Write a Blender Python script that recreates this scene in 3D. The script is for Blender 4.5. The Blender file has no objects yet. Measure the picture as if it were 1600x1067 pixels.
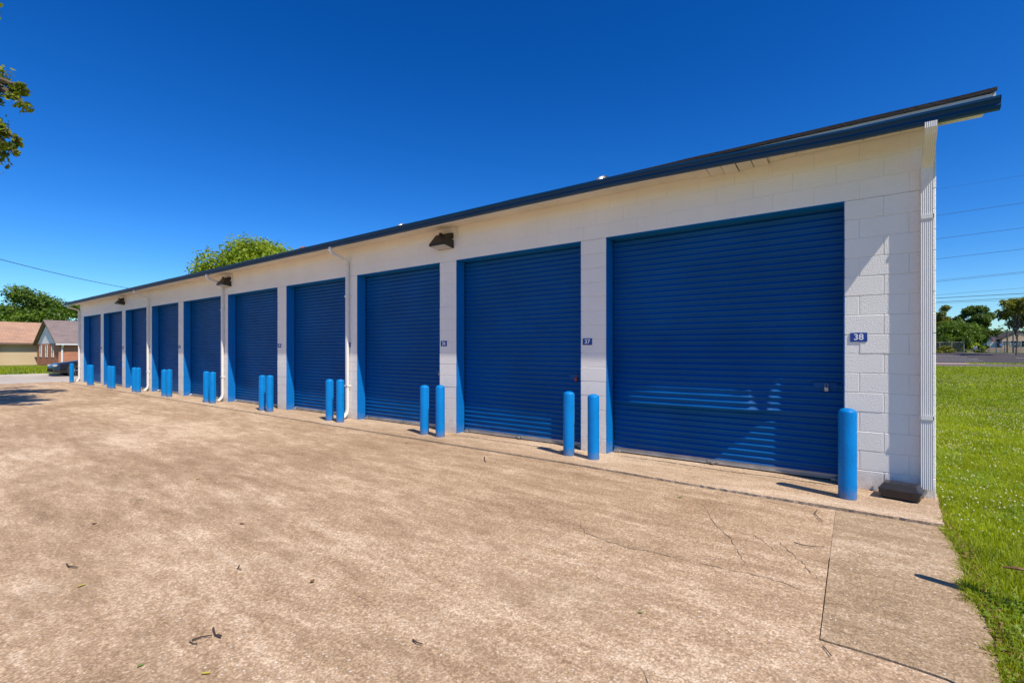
import bpy, math, random
import numpy as np
from mathutils import Vector
random.seed(7)
rng = np.random.default_rng(7)
S = bpy.context.scene
SAT, HUE = 1.27, 0.507
COL = S.collection
PI = math.pi

# ------------------------------------------------------------------ camera
CAMX, CAMY, CAMZ = -0.53, -6.27, 1.45
F = 755.6
HY = 548.5
cam_d = bpy.data.cameras.new('camera')
cam = bpy.data.objects.new('camera', cam_d); COL.objects.link(cam)
cam_d.sensor_width = 36; cam_d.lens = 17.0; cam_d.shift_y = 15.0/1600
cam_d.clip_start = 0.05; cam_d.clip_end = 4000
cam.location = (CAMX, CAMY, CAMZ); cam.rotation_euler = (PI/2, 0, math.radians(36.43))
S.camera = cam
# ------------------------------------------------------------------ light
SUN = Vector((0.61, -0.20, 0.90)).normalized()
sd = bpy.data.lights.new('sun', 'SUN'); sd.energy = 5.0; sd.angle = math.radians(0.53); sd.color = (1.0, 0.93, 0.82)
so = bpy.data.objects.new('sun', sd); COL.objects.link(so)
so.rotation_euler = SUN.to_track_quat('Z', 'Y').to_euler()
so.location = (10, -10, 30)
W = bpy.data.worlds.new('World'); S.world = W; W.use_nodes = True
nt = W.node_tree
bg = nt.nodes['Background']
sky = nt.nodes.new('ShaderNodeTexSky'); sky.sky_type = 'NISHITA'; sky.sun_disc = False
sky.sun_elevation = math.asin(SUN.z); sky.sun_rotation = math.atan2(SUN.x, SUN.y)
sky.air_density = 1.0; sky.dust_density = 0.35; sky.ozone_density = 3.0; sky.altitude = 200
hs = nt.nodes.new('ShaderNodeHueSaturation'); hs.inputs['Saturation'].default_value = SAT; hs.inputs['Hue'].default_value = HUE
tn = nt.nodes.new('ShaderNodeMix'); tn.data_type = 'RGBA'; tn.blend_type = 'MULTIPLY'; tn.inputs[0].default_value = 1.0; tn.inputs[7].default_value = (0.76, 0.91, 1.02, 1)
gm_ = nt.nodes.new('ShaderNodeGamma'); gm_.inputs[1].default_value = 1.24
nt.links.new(sky.outputs[0], tn.inputs[6]); nt.links.new(tn.outputs[2], hs.inputs['Color']); nt.links.new(hs.outputs[0], gm_.inputs[0]); nt.links.new(gm_.outputs[0], bg.inputs[0])
bg.inputs[1].default_value = 0.095
S.view_settings.view_transform = 'Standard'; S.view_settings.look = 'None'
S.view_settings.exposure = 0.12; S.view_settings.gamma = 1.0; S.view_settings.use_curve_mapping = False
S.render.engine = 'CYCLES'
S.cycles.max_bounces = 8; S.cycles.diffuse_bounces = 5

# ------------------------------------------------------------------ materials
def mat(name, col, rough=0.7, var=0.0, vscale=3.0, bump=0.0, bscale=40.0, col2=None, metal=0.0, spec=0.5, trans=0.0):
    m = bpy.data.materials.new(name); m.use_nodes = True
    n = m.node_tree; b = n.nodes['Principled BSDF']
    b.inputs['Roughness'].default_value = rough; b.inputs['Metallic'].default_value = metal
    b.inputs['Specular IOR Level'].default_value = spec
    b.inputs['Base Color'].default_value = (*col, 1)
    geo = n.nodes.new('ShaderNodeNewGeometry')
    if var > 0 or col2:
        t = n.nodes.new('ShaderNodeTexNoise'); t.inputs['Scale'].default_value = vscale; t.inputs['Detail'].default_value = 6
        n.links.new(geo.outputs['Position'], t.inputs['Vector'])
        r = n.nodes.new('ShaderNodeValToRGB')
        c2 = col2 or tuple(c*(1-var) for c in col)
        r.color_ramp.elements[0].position = 0.35; r.color_ramp.elements[1].position = 0.65
        r.color_ramp.elements[0].color = (*c2, 1); r.color_ramp.elements[1].color = (*col, 1)
        n.links.new(t.outputs['Fac'], r.inputs[0]); n.links.new(r.outputs[0], b.inputs['Base Color'])
    if bump > 0:
        t2 = n.nodes.new('ShaderNodeTexNoise'); t2.inputs['Scale'].default_value = bscale; t2.inputs['Detail'].default_value = 5
        n.links.new(geo.outputs['Position'], t2.inputs['Vector'])
        bp = n.nodes.new('ShaderNodeBump'); bp.inputs['Strength'].default_value = bump; bp.inputs['Distance'].default_value = 0.01
        n.links.new(t2.outputs['Fac'], bp.inputs['Height']); n.links.new(bp.outputs[0], b.inputs['Normal'])
    return m

def nd(n, kind, **kw):
    x = n.nodes.new(kind)
    for k, v in kw.items():
        if k in x.inputs: x.inputs[k].default_value = v
        else: setattr(x, k, v)
    return x

def concrete(name, lo, mid, hi, streak=True, seed=0.0, fine=1.0):
    m = bpy.data.materials.new(name); m.use_nodes = True
    n = m.node_tree; b = n.nodes['Principled BSDF']; L = n.links.new
    b.inputs['Roughness'].default_value = 0.92; b.inputs['Specular IOR Level'].default_value = 0.25
    geo = n.nodes.new('ShaderNodeNewGeometry')
    mp = nd(n, 'ShaderNodeMapping'); mp.inputs['Location'].default_value = (seed, seed*1.7, 0)
    L(geo.outputs['Position'], mp.inputs['Vector'])
    # drive direction streaks
    mps = nd(n, 'ShaderNodeMapping'); mps.inputs['Scale'].default_value = (0.35, 1.0, 1.0); mps.inputs['Rotation'].default_value = (0, 0, 0.12)
    L(mp.outputs[0], mps.inputs['Vector'])
    big = nd(n, 'ShaderNodeTexNoise', Scale=0.8, Detail=9.0, Roughness=0.66, Distortion=0.25); L(mps.outputs[0], big.inputs['Vector'])
    med = nd(n, 'ShaderNodeTexNoise', Scale=5.5, Detail=10.0, Roughness=0.78, Distortion=0.1); L(mps.outputs[0], med.inputs['Vector'])
    fin = nd(n, 'ShaderNodeTexNoise', Scale=48.0, Detail=6.0, Roughness=0.85); L(mp.outputs[0], fin.inputs['Vector'])
    gr = nd(n, 'ShaderNodeTexVoronoi', Scale=110.0); L(mp.outputs[0], gr.inputs['Vector'])
    a = nd(n, 'ShaderNodeMath', operation='MULTIPLY'); a.inputs[1].default_value = 0.42; L(big.outputs['Fac'], a.inputs[0])
    c = nd(n, 'ShaderNodeMath', operation='MULTIPLY_ADD'); c.inputs[1].default_value = 0.58; L(med.outputs['Fac'], c.inputs[0]); L(a.outputs[0], c.inputs[2])
    d = nd(n, 'ShaderNodeMath', operation='MULTIPLY_ADD'); d.inputs[1].default_value = 0.75*fine; L(fin.outputs['Fac'], d.inputs[0]); L(c.outputs[0], d.inputs[2])
    r = nd(n, 'ShaderNodeValToRGB'); cr = r.color_ramp
    off = 0.375*fine
    cr.elements[0].position = 0.34+off; cr.elements[0].color = (*lo, 1)
    e = cr.elements.new(0.50+off); e.color = (*mid, 1)
    cr.elements[-1].position = 0.68+off; cr.elements[-1].color = (*hi, 1)
    mac = nd(n, 'ShaderNodeTexNoise', Scale=0.22, Detail=5.0, Roughness=0.6, Distortion=0.4); L(mp.outputs[0], mac.inputs['Vector'])
    mps2 = nd(n, 'ShaderNodeMapping'); mps2.inputs['Scale'].default_value = (0.12, 1.6, 1.0); mps2.inputs['Rotation'].default_value = (0, 0, -0.05); L(mp.outputs[0], mps2.inputs['Vector'])
    trk = nd(n, 'ShaderNodeTexNoise', Scale=1.1, Detail=7.0, Roughness=0.7); L(mps2.outputs[0], trk.inputs['Vector'])
    m1 = nd(n, 'ShaderNodeMath', operation='MULTIPLY_ADD'); m1.inputs[1].default_value = 0.26; L(mac.outputs['Fac'], m1.inputs[0]); L(d.outputs[0], m1.inputs[2])
    m2 = nd(n, 'ShaderNodeMath', operation='MULTIPLY_ADD'); m2.inputs[1].default_value = 0.22; L(trk.outputs['Fac'], m2.inputs[0]); L(m1.outputs[0], m2.inputs[2])
    m3 = nd(n, 'ShaderNodeMath', operation='SUBTRACT'); m3.inputs[1].default_value = 0.24; L(m2.outputs[0], m3.inputs[0])
    L(m3.outputs[0], r.inputs[0])
    # aggregate speckle: pale and dark stones
    sp = nd(n, 'ShaderNodeValToRGB'); sp.color_ramp.elements[0].position = 0.30; sp.color_ramp.elements[1].position = 0.88
    sp.color_ramp.elements[0].color = (0.62, 0.60, 0.60, 1); sp.color_ramp.elements[1].color = (1.32, 1.34, 1.36, 1)
    bw = nd(n, 'ShaderNodeRGBToBW'); L(gr.outputs['Color'], bw.inputs[0]); L(bw.outputs[0], sp.inputs[0])
    mx = nd(n, 'ShaderNodeMix', data_type='RGBA', blend_type='MULTIPLY'); mx.inputs[0].default_value = 0.7
    L(r.outputs[0], mx.inputs[6]); L(sp.outputs[0], mx.inputs[7])
    # scattered pale chips of stone
    vf = nd(n, 'ShaderNodeTexVoronoi', Scale=42.0); L(mp.outputs[0], vf.inputs['Vector'])
    vb = nd(n, 'ShaderNodeRGBToBW'); L(vf.outputs['Color'], vb.inputs[0])
    g1 = nd(n, 'ShaderNodeMath', operation='GREATER_THAN'); g1.inputs[1].default_value = 0.80; L(vb.outputs[0], g1.inputs[0])
    g2 = nd(n, 'ShaderNodeMath', operation='LESS_THAN'); g2.inputs[1].default_value = 0.24; L(vf.outputs['Distance'], g2.inputs[0])
    g3 = nd(n, 'ShaderNodeMath', operation='MULTIPLY'); L(g1.outputs[0], g3.inputs[0]); L(g2.outputs[0], g3.inputs[1])
    g4 = nd(n, 'ShaderNodeMath', operation='MULTIPLY'); g4.inputs[1].default_value = 0.7; L(g3.outputs[0], g4.inputs[0])
    fl_ = nd(n, 'ShaderNodeMix', data_type='RGBA'); L(g4.outputs[0], fl_.inputs[0]); L(mx.outputs[2], fl_.inputs[6]); fl_.inputs[7].default_value = (0.78, 0.70, 0.60, 1)
    mx = fl_
    # grey grime patches
    gn = nd(n, 'ShaderNodeTexNoise', Scale=1.5, Detail=10.0, Roughness=0.72, Distortion=0.3); L(mps.outputs[0], gn.inputs['Vector'])
    gr2 = nd(n, 'ShaderNodeValToRGB'); gr2.color_ramp.elements[0].position = 0.52; gr2.color_ramp.elements[1].position = 0.72
    gr2.color_ramp.elements[0].color = (0, 0, 0, 1); gr2.color_ramp.elements[1].color = (0.6, 0.6, 0.6, 1)
    L(gn.outputs['Fac'], gr2.inputs[0])
    mx2 = nd(n, 'ShaderNodeMix', data_type='RGBA', blend_type='MIX')
    mx2.inputs[7].default_value = (lo[0]*1.0, lo[1]*1.02, lo[2]*1.04, 1)
    L(gr2.outputs[0], mx2.inputs[0]); L(mx.outputs[2], mx2.inputs[6])
    L(mx2.outputs[2], b.inputs['Base Color'])
    bp = nd(n, 'ShaderNodeBump'); bp.inputs['Strength'].default_value = 0.55; bp.inputs['Distance'].default_value = 0.006
    ad = nd(n, 'ShaderNodeMath', operation='ADD'); L(fin.outputs['Fac'], ad.inputs[0]); L(bw.outputs[0], ad.inputs[1])
    L(ad.outputs[0], bp.inputs['Height']); L(bp.outputs[0], b.inputs['Normal'])
    return m

def bricky(name, c1, c2, mortar, bw=0.2, bh=0.07, ms=0.012, off=0.5, rot=(0, 0, 0), bumpy=0.4):
    m = bpy.data.materials.new(name); m.use_nodes = True
    n = m.node_tree; b = n.nodes['Principled BSDF']; L = n.links.new
    b.inputs['Roughness'].default_value = 0.9; b.inputs['Specular IOR Level'].default_value = 0.2
    tc = n.nodes.new('ShaderNodeTexCoord'); mp = nd(n, 'ShaderNodeMapping'); mp.inputs['Rotation'].default_value = rot
    L(tc.outputs['UV'], mp.inputs[0])
    br = n.nodes.new('ShaderNodeTexBrick'); L(mp.outputs[0], br.inputs[0])
    br.inputs['Color1'].default_value = (*c1, 1); br.inputs['Color2'].default_value = (*c2, 1); br.inputs['Mortar'].default_value = (*mortar, 1)
    br.inputs['Scale'].default_value = 1.0; br.inputs['Brick Width'].default_value = bw; br.inputs['Row Height'].default_value = bh
    br.inputs['Mortar Size'].default_value = ms; br.offset = off
    no = nd(n, 'ShaderNodeTexNoise', Scale=1.2, Detail=6.0)
    geo = n.nodes.new('ShaderNodeNewGeometry'); L(geo.outputs['Position'], no.inputs['Vector'])
    mx = nd(n, 'ShaderNodeMix', data_type='RGBA', blend_type='MULTIPLY'); mx.inputs[0].default_value = 0.5
    L(br.outputs[0], mx.inputs[6]); L(no.outputs['Fac'], mx.inputs[7]); 
    bc = nd(n, 'ShaderNodeBrightContrast'); bc.inputs['Bright'].default_value = 0.04; L(mx.outputs[2], bc.inputs[0])
    L(bc.outputs[0], b.inputs['Base Color'])
    bp = nd(n, 'ShaderNodeBump'); bp.inputs['Strength'].default_value = bumpy; bp.inputs['Distance'].default_value = 0.01
    L(br.outputs['Fac'], bp.inputs['Height']); bp.invert = True
    L(bp.outputs[0], b.inputs['Normal'])
    return m

def leafmat(name, c1, c2, trans=0.35, scale=0.8, rough=0.5):
    m = bpy.data.materials.new(name); m.use_nodes = True
    n = m.node_tree; L = n.links.new
    b = n.nodes['Principled BSDF']; b.inputs['Roughness'].default_value = rough; b.inputs['Specular IOR Level'].default_value = 0.35
    geo = n.nodes.new('ShaderNodeNewGeometry')
    rnd = nd(n, 'ShaderNodeTexNoise', Scale=scale, Detail=3.0); L(geo.outputs['Position'], rnd.inputs['Vector'])
    ri = nd(n, 'ShaderNodeMath', operation='MULTIPLY_ADD'); ri.inputs[1].default_value = 0.45
    L(geo.outputs['Random Per Island'], ri.inputs[0]); 
    sub = nd(n, 'ShaderNodeMath', operation='SUBTRACT'); sub.inputs[1].default_value = 0.22; L(rnd.outputs['Fac'], sub.inputs[0]); L(sub.outputs[0], ri.inputs[2])
    r = nd(n, 'ShaderNodeValToRGB'); r.color_ramp.elements[0].position = 0.25; r.color_ramp.elements[1].position = 0.75
    r.color_ramp.elements[0].color = (*c1, 1); r.color_ramp.elements[1].color = (*c2, 1); L(ri.outputs[0], r.inputs[0])
    L(r.outputs[0], b.inputs['Base Color'])
    t = nd(n, 'ShaderNodeBsdfTranslucent')
    g = nd(n, 'ShaderNodeMix', data_type='RGBA', blend_type='MULTIPLY'); g.inputs[0].default_value = 1.0; g.inputs[7].default_value = (1.5, 1.6, 0.6, 1)
    L(r.outputs[0], g.inputs[6]); L(g.outputs[2], t.inputs[0])
    ms = nd(n, 'ShaderNodeMixShader'); ms.inputs[0].default_value = trans
    L(b.outputs[0], ms.inputs[1]); L(t.outputs[0], ms.inputs[2]); L(ms.outputs[0], n.nodes['Material Output'].inputs[0])
    return m

M = {}
M['white'] = mat('white_masonry_paint', (0.90, 0.85, 0.78), 0.6, 0.05, 1.2, 0.7, 90)
def grime(m, zmax, col, amt=0.6, sc=6.0):
    n = m.node_tree; b = n.nodes['Principled BSDF']; L = n.links.new
    src = b.inputs['Base Color'].links[0].from_socket if b.inputs['Base Color'].links else None
    geo = n.nodes.new('ShaderNodeNewGeometry'); sx = n.nodes.new('ShaderNodeSeparateXYZ'); L(geo.outputs['Position'], sx.inputs[0])
    mr = n.nodes.new('ShaderNodeMapRange'); mr.inputs[1].default_value = 0.0; mr.inputs[2].default_value = zmax; mr.inputs[3].default_value = 1.0; mr.inputs[4].default_value = 0.0; L(sx.outputs[2], mr.inputs[0])
    t = nd(n, 'ShaderNodeTexNoise', Scale=sc, Detail=7.0, Roughness=0.7); L(geo.outputs['Position'], t.inputs['Vector'])
    mu = nd(n, 'ShaderNodeMath', operation='MULTIPLY'); L(mr.outputs[0], mu.inputs[0]); L(t.outputs['Fac'], mu.inputs[1])
    r = n.nodes.new('ShaderNodeMapRange'); r.inputs[1].default_value = 0.22; r.inputs[2].default_value = 0.50; r.inputs[3].default_value = 0; r.inputs[4].default_value = amt; L(mu.outputs[0], r.inputs[0])
    mx = nd(n, 'ShaderNodeMix', data_type='RGBA'); L(r.outputs[0], mx.inputs[0]); mx.inputs[7].default_value = (*col, 1)
    if src: L(src, mx.inputs[6])
    else: mx.inputs[6].default_value = b.inputs['Base Color'].default_value
    L(mx.outputs[2], b.inputs['Base Color'])
M['mortar'] = mat('painted_mortar', (0.83, 0.78, 0.71), 0.7, 0.05, 2, 0.5, 90)
M['trim'] = mat('white_trim', (0.78, 0.75, 0.70), 0.5, 0.06, 2.5, 0.1, 20)
M['soffit'] = mat('cream_soffit', (0.74, 0.69, 0.58), 0.6, 0.12, 1.5, 0.15, 12)
M['blue'] = mat('blue_paint', (0.001, 0.165, 0.50), 0.5, 0.10, 2.0, 0.15, 30, spec=0.3)
M['curtain'] = mat('blue_door_paint', (0.0005, 0.092, 0.30), 0.45, 0.18, 1.3, 0.12, 14, spec=0.18)
M['gutter'] = mat('blue_gutter', (0.001, 0.045, 0.125), 0.42, 0.1, 3, spec=0.25)
M['post'] = mat('blue_bollard_paint', (0.001, 0.205, 0.56), 0.40, 0.12, 6.0, 0.45, 45, spec=0.2)
M['galv'] = mat('galvanised', (0.46, 0.42, 0.38), 0.5, 0.25, 5, metal=0.4)
M['steel'] = mat('worn_steel', (0.42, 0.42, 0.40), 0.4, 0.2, 5, metal=0.7)
M['rust'] = mat('rusty_metal', (0.26, 0.12, 0.07), 0.8, 0.4, 8)
M['brass'] = mat('brass', (0.55, 0.38, 0.14), 0.35, metal=0.8)
M['dark'] = mat('dark_bronze', (0.030, 0.022, 0.016), 0.45, 0.2, 6)
M['lens'] = mat('lamp_lens', (0.45, 0.44, 0.40), 0.25)
M['black'] = mat('black_plastic', (0.028, 0.026, 0.028), 0.33, 0.2, 12, 0.1, 60)
M['rubber'] = mat('black_rubber', (0.02, 0.02, 0.02), 0.85)
M['roof'] = mat('dark_shingles', (0.035, 0.028, 0.026), 0.9, 0.3, 4, 0.6, 60)
grime(M['curtain'], 0.35, (0.12,0.12,0.13), 0.22, 5.0); grime(M['post'], 0.22, (0.22,0.17,0.12), 0.55, 18.0); grime(M['white'], 0.45, (0.42,0.34,0.26), 0.45, 9.0); grime(M['blue'], 0.3, (0.2,0.2,0.2), 0.3, 10.0)
M['sign'] = mat('sign_blue', (0.008, 0.05, 0.28), 0.35)
M['letter'] = mat('sign_white', (0.85, 0.85, 0.85), 0.5)
M['apron'] = concrete('weathered_concrete', (0.29, 0.186, 0.102), (0.50, 0.338, 0.200), (0.75, 0.565, 0.38))
M['patch'] = concrete('patch_concrete', (0.27, 0.180, 0.098), (0.44, 0.305, 0.178), (0.66, 0.50, 0.335), seed=3.1, fine=1.0)
M['strip'] = concrete('threshold_concrete', (0.34, 0.225, 0.13), (0.53, 0.37, 0.23), (0.73, 0.555, 0.38), seed=9.0, fine=0.9)
M['crack'] = mat('crack_dirt', (0.23, 0.165, 0.105), 0.95, 0.5, 30)
M['asphalt'] = mat('asphalt', (0.070, 0.055, 0.048), 0.9, 0.25, 0.4, 0.3, 30)
M['street'] = mat('grey_street', (0.50, 0.42, 0.34), 0.9, 0.2, 0.5, 0.2, 30)
M['brownroad'] = mat('brown_gutter_pan', (0.15, 0.10, 0.065), 0.9, 0.2, 0.7)
M['kerb'] = mat('pale_kerb', (0.55, 0.50, 0.44), 0.85, 0.2, 1)
M['tanside'] = mat('tan_pavement', (0.60, 0.42, 0.30), 0.9, 0.15, 1)
M['line'] = mat('white_road_paint', (0.62, 0.60, 0.58), 0.8, 0.3, 3)
M['soil'] = mat('lawn_soil', (0.18, 0.22, 0.020), 0.95, 0, 0.6, 0.5, 30, col2=(0.10, 0.125, 0.018))
M['dirt'] = mat('edge_dirt', (0.12, 0.075, 0.04), 0.95, 0.5, 14, 0.8, 60)
M['grass'] = leafmat('grass_blades', (0.20, 0.235, 0.008), (0.42, 0.46, 0.018), 0.42, 0.9)
M['clover'] = leafmat('clover_leaves', (0.12, 0.20, 0.010), (0.25, 0.35, 0.020), 0.35, 1.5)
M['flower'] = mat('clover_blossom', (0.56, 0.53, 0.28), 0.8)
M['deadleaf'] = mat('dead_leaf', (0.30, 0.15, 0.06), 0.8, 0.4, 30)
M['greenleaf'] = mat('green_leaf', (0.12, 0.20, 0.02), 0.6)
M['yellowleaf'] = mat('yellow_leaf', (0.45, 0.36, 0.04), 0.6)
M['twig'] = mat('twig_bark', (0.085, 0.055, 0.035), 0.9, 0.4, 40)
M['bark'] = mat('bark', (0.13, 0.095, 0.07), 0.95, 0.4, 6, 0.8, 25)
M['wire'] = mat('wire_black', (0.03, 0.03, 0.035), 0.7)
M['wood'] = mat('pole_wood', (0.20, 0.13, 0.09), 0.9, 0.3, 4)
M['glass'] = mat('window_glass', (0.05, 0.06, 0.07), 0.08, spec=0.8)
M['carpaint'] = mat('black_car_paint', (0.012, 0.012, 0.015), 0.12, spec=0.8)
M['chrome'] = mat('chrome', (0.6, 0.6, 0.62), 0.15, metal=1.0)
M['hub'] = mat('grey_rim', (0.25, 0.25, 0.27), 0.3, metal=0.8)
M['redlamp'] = mat('red_lamp', (0.4, 0.01, 0.01), 0.2)
M['tanwall'] = mat('tan_siding', (0.60, 0.45, 0.28), 0.85, 0.06, 0.8)
M['tanroof'] = bricky('tan_shingle', (0.60, 0.33, 0.19), (0.50, 0.27, 0.155), (0.36, 0.20, 0.12), 0.6, 0.28, 0.03)
M['greyroof'] = bricky('grey_shingle', (0.30, 0.215, 0.185), (0.24, 0.17, 0.15), (0.17, 0.12, 0.10), 0.6, 0.28, 0.03)
M['redbrick'] = bricky('red_brick', (0.66, 0.17, 0.05), (0.52, 0.12, 0.04), (0.56, 0.32, 0.20), 0.22, 0.075, 0.012)
M['gablewhite'] = mat('white_siding', (0.85, 0.84, 0.80), 0.7, 0.05, 1)
M['windowtrim'] = mat('window_trim', (0.72, 0.72, 0.70), 0.6)
M['palebrick'] = mat('pale_house_wall', (0.78, 0.52, 0.34), 0.85, 0.1, 0.6)
M['greywall'] = mat('grey_green_wall', (0.30, 0.27, 0.17), 0.85, 0.1, 0.6)
M['redpaint'] = mat('red_panel', (0.45, 0.05, 0.03), 0.6)
M['pinkroof'] = mat('pinkish_roof', (0.52, 0.33, 0.27), 0.8, 0.1, 1)

# ------------------------------------------------------------------ mesh helpers
class MB:
    def __init__(s): s.v = []; s.f = []
    def add(s, vs, fs):
        o = len(s.v); s.v += [tuple(v) for v in vs]; s.f += [tuple(i+o for i in f) for f in fs]; return s
    def box(s, x0, x1, y0, y1, z0, z1, bev=0.0):
        if x0 > x1: x0, x1 = x1, x0
        if y0 > y1: y0, y1 = y1, y0
        if bev <= 0:
            vs = [(x0,y0,z0),(x1,y0,z0),(x1,y1,z0),(x0,y1,z0),(x0,y0,z1),(x1,y0,z1),(x1,y1,z1),(x0,y1,z1)]
            return s.add(vs, [(3,2,1,0),(4,5,6,7),(0,1,5,4),(1,2,6,5),(2,3,7,6),(3,0,4,7)])
        # bevelled: 24 verts
        X = (x0, x1); Y = (y0, y1); Z = (z0, z1); sg = (1, -1)
        vs = []; idx = {}
        for i in (0, 1):
            for j in (0, 1):
                for k in (0, 1):
                    x, y, z = X[i], Y[j], Z[k]; bx, by, bz = sg[i]*bev, sg[j]*bev, sg[k]*bev
                    idx[i,j,k,'x'] = len(vs); vs.append((x, y+by, z+bz))
                    idx[i,j,k,'y'] = len(vs); vs.append((x+bx, y, z+bz))
                    idx[i,j,k,'z'] = len(vs); vs.append((x+bx, y+by, z))
        fs = []
        for a in 'xyz':
            for e in (0, 1):
                q = []
                for (p, r) in ((0,0),(1,0),(1,1),(0,1)):
                    t = {'x': (e,p,r), 'y': (p,e,r), 'z': (p,r,e)}[a]
                    q.append(idx[(*t, a)])
                fs.append(tuple(q))
        for i in (0,1):
            for j in (0,1):
                fs.append((idx[i,j,0,'x'], idx[i,j,1,'x'], idx[i,j,1,'y'], idx[i,j,0,'y']))
                fs.append((idx[i,0,j,'x'], idx[i,1,j,'x'], idx[i,1,j,'z'], idx[i,0,j,'z']))
                fs.append((idx[0,i,j,'y'], idx[1,i,j,'y'], idx[1,i,j,'z'], idx[0,i,j,'z']))
                for k in (0,1): fs.append((idx[i,j,k,'x'], idx[i,j,k,'y'], idx[i,j,k,'z']))
        return s.add(vs, fs)
    def tube(s, pts, r, n=8, caps=True):
        pts = [Vector(p) for p in pts]
        rs = r if isinstance(r, (list, tuple)) else [r]*len(pts)
        rings = []; up = None
        for i, p in enumerate(pts):
            d = (pts[min(i+1, len(pts)-1)] - pts[max(i-1, 0)]).normalized()
            if up is None: up = Vector((0,0,1)) if abs(d.z) < 0.9 else Vector((1,0,0))
            a = d.cross(up).normalized(); b = a.cross(d).normalized(); up = b
            rings.append([p + (a*math.cos(2*PI*k/n) + b*math.sin(2*PI*k/n))*rs[i] for k in range(n)])
        vs = [v for rg in rings for v in rg]; fs = []
        for i in range(len(pts)-1):
            for k in range(n):
                fs.append((i*n+k, i*n+(k+1)%n, (i+1)*n+(k+1)%n, (i+1)*n+k))
        if caps: fs.append(tuple(range(n-1, -1, -1))); fs.append(tuple(range((len(pts)-1)*n, len(pts)*n)))
        return s.add(vs, fs)
    def rectsweep(s, pts, w, d, wdir=(1,0,0), prof=None):
        """sweep of a rectangle (w along wdir, d across) through pts"""
        pts = [Vector(p) for p in pts]; wd = Vector(wdir); vs = []; prof = prof or [(-.5,-.5),(.5,-.5),(.5,.5),(-.5,.5)]
        n = len(prof)
        for i, p in enumerate(pts):
            d1 = (pts[min(i+1, len(pts)-1)] - pts[max(i-1, 0)]).normalized()
            nn = wd.cross(d1).normalized()
            if 0 < i < len(pts)-1:
                c = (pts[i+1]-pts[i]).normalized().dot((pts[i]-pts[i-1]).normalized()); sc = 1/max(0.5, math.sqrt((1+c)/2))
            else: sc = 1
            for a, b in prof: vs.append(p + wd*(a*w) + nn*(b*d*sc))
        fs = []
        for i in range(len(pts)-1):
            for k in range(n): fs.append((i*n+k, i*n+(k+1)%n, (i+1)*n+(k+1)%n, (i+1)*n+k))
        fs.append(tuple(range(n-1,-1,-1))); fs.append(tuple(range((len(pts)-1)*n, len(pts)*n)))
        return s.add(vs, fs)
    def lathe(s, prof, n=16, c=(0,0,0)):
        vs = []; fs = []
        for r, z in prof:
            for k in range(n): vs.append((c[0]+r*math.cos(2*PI*k/n), c[1]+r*math.sin(2*PI*k/n), c[2]+z))
        for i in range(len(prof)-1):
            for k in range(n): fs.append((i*n+k, i*n+(k+1)%n, (i+1)*n+(k+1)%n, (i+1)*n+k))
        fs.append(tuple(range(n-1,-1,-1))); fs.append(tuple(range((len(prof)-1)*n, len(prof)*n)))
        return s.add(vs, fs)
    def prism(s, poly, z0, z1):
        n = len(poly)
        vs = [(x,y,z0) for x,y in poly] + [(x,y,z1) for x,y in poly]
        return s.add(vs, [tuple(range(n-1,-1,-1)), tuple(range(n,2*n))] + [(i,(i+1)%n,(i+1)%n+n,i+n) for i in range(n)])
    def mesh(s, name, m=None, smooth=False, fix=True):
        me = bpy.data.meshes.new(name); me.from_pydata(s.v, [], s.f)
        if m: me.materials.append(m)
        if fix:
            import bmesh
            bm = bmesh.new(); bm.from_mesh(me); bmesh.ops.recalc_face_normals(bm, faces=bm.faces); bm.to_mesh(me); bm.free()
        if smooth: me.polygons.foreach_set('use_smooth', [True]*len(me.polygons))
        me.update(); return me
    def build(s, name, m, parent=None, smooth=False, loc=None, fix=True, **kw):
        return link(name, s.mesh(name, m, smooth, fix), parent, loc, **kw)

def link(name, me, parent=None, loc=None, rot=None, label=None, cat=None, group=None, kind=None):
    o = bpy.data.objects.new(name, me); COL.objects.link(o)
    if loc is not None: o.location = loc
    if rot is not None: o.rotation_euler = rot
    if parent is not None: o.parent = parent
    tag(o, label, cat, group, kind); return o
def tag(o, label=None, cat=None, group=None, kind=None):
    if label: o['label'] = label
    if cat: o['category'] = cat
    if group: o['group'] = group
    if kind: o['kind'] = kind
    return o
def thing(name, loc, label, cat, group=None, rz=0):
    return link(name, None, None, loc, (0,0,rz), label, cat, group)
def copy_tree(o, parent=None):
    c = o.copy(); COL.objects.link(c)
    if parent is not None: c.parent = parent
    for ch in list(o.children): copy_tree(ch, c)
    return c
def box_uv(me, s=1.0):
    """metre-scaled box UVs for the brick and shingle textures"""
    uv = me.uv_layers.new(name='uv')
    for p in me.polygons:
        n = p.normal; ax = max(range(3), key=lambda i: abs(n[i]))
        for li in p.loop_indices:
            v = me.vertices[me.loops[li].vertex_index].co
            if ax == 0: q = (v.y, v.z)
            elif ax == 1: q = (v.x, v.z)
            else:
                q = (v.x, v.y) if abs(n.y) > abs(n.x) else (v.y, v.x)
            uv.data[li].uv = (q[0]*s, q[1]*s)

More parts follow.
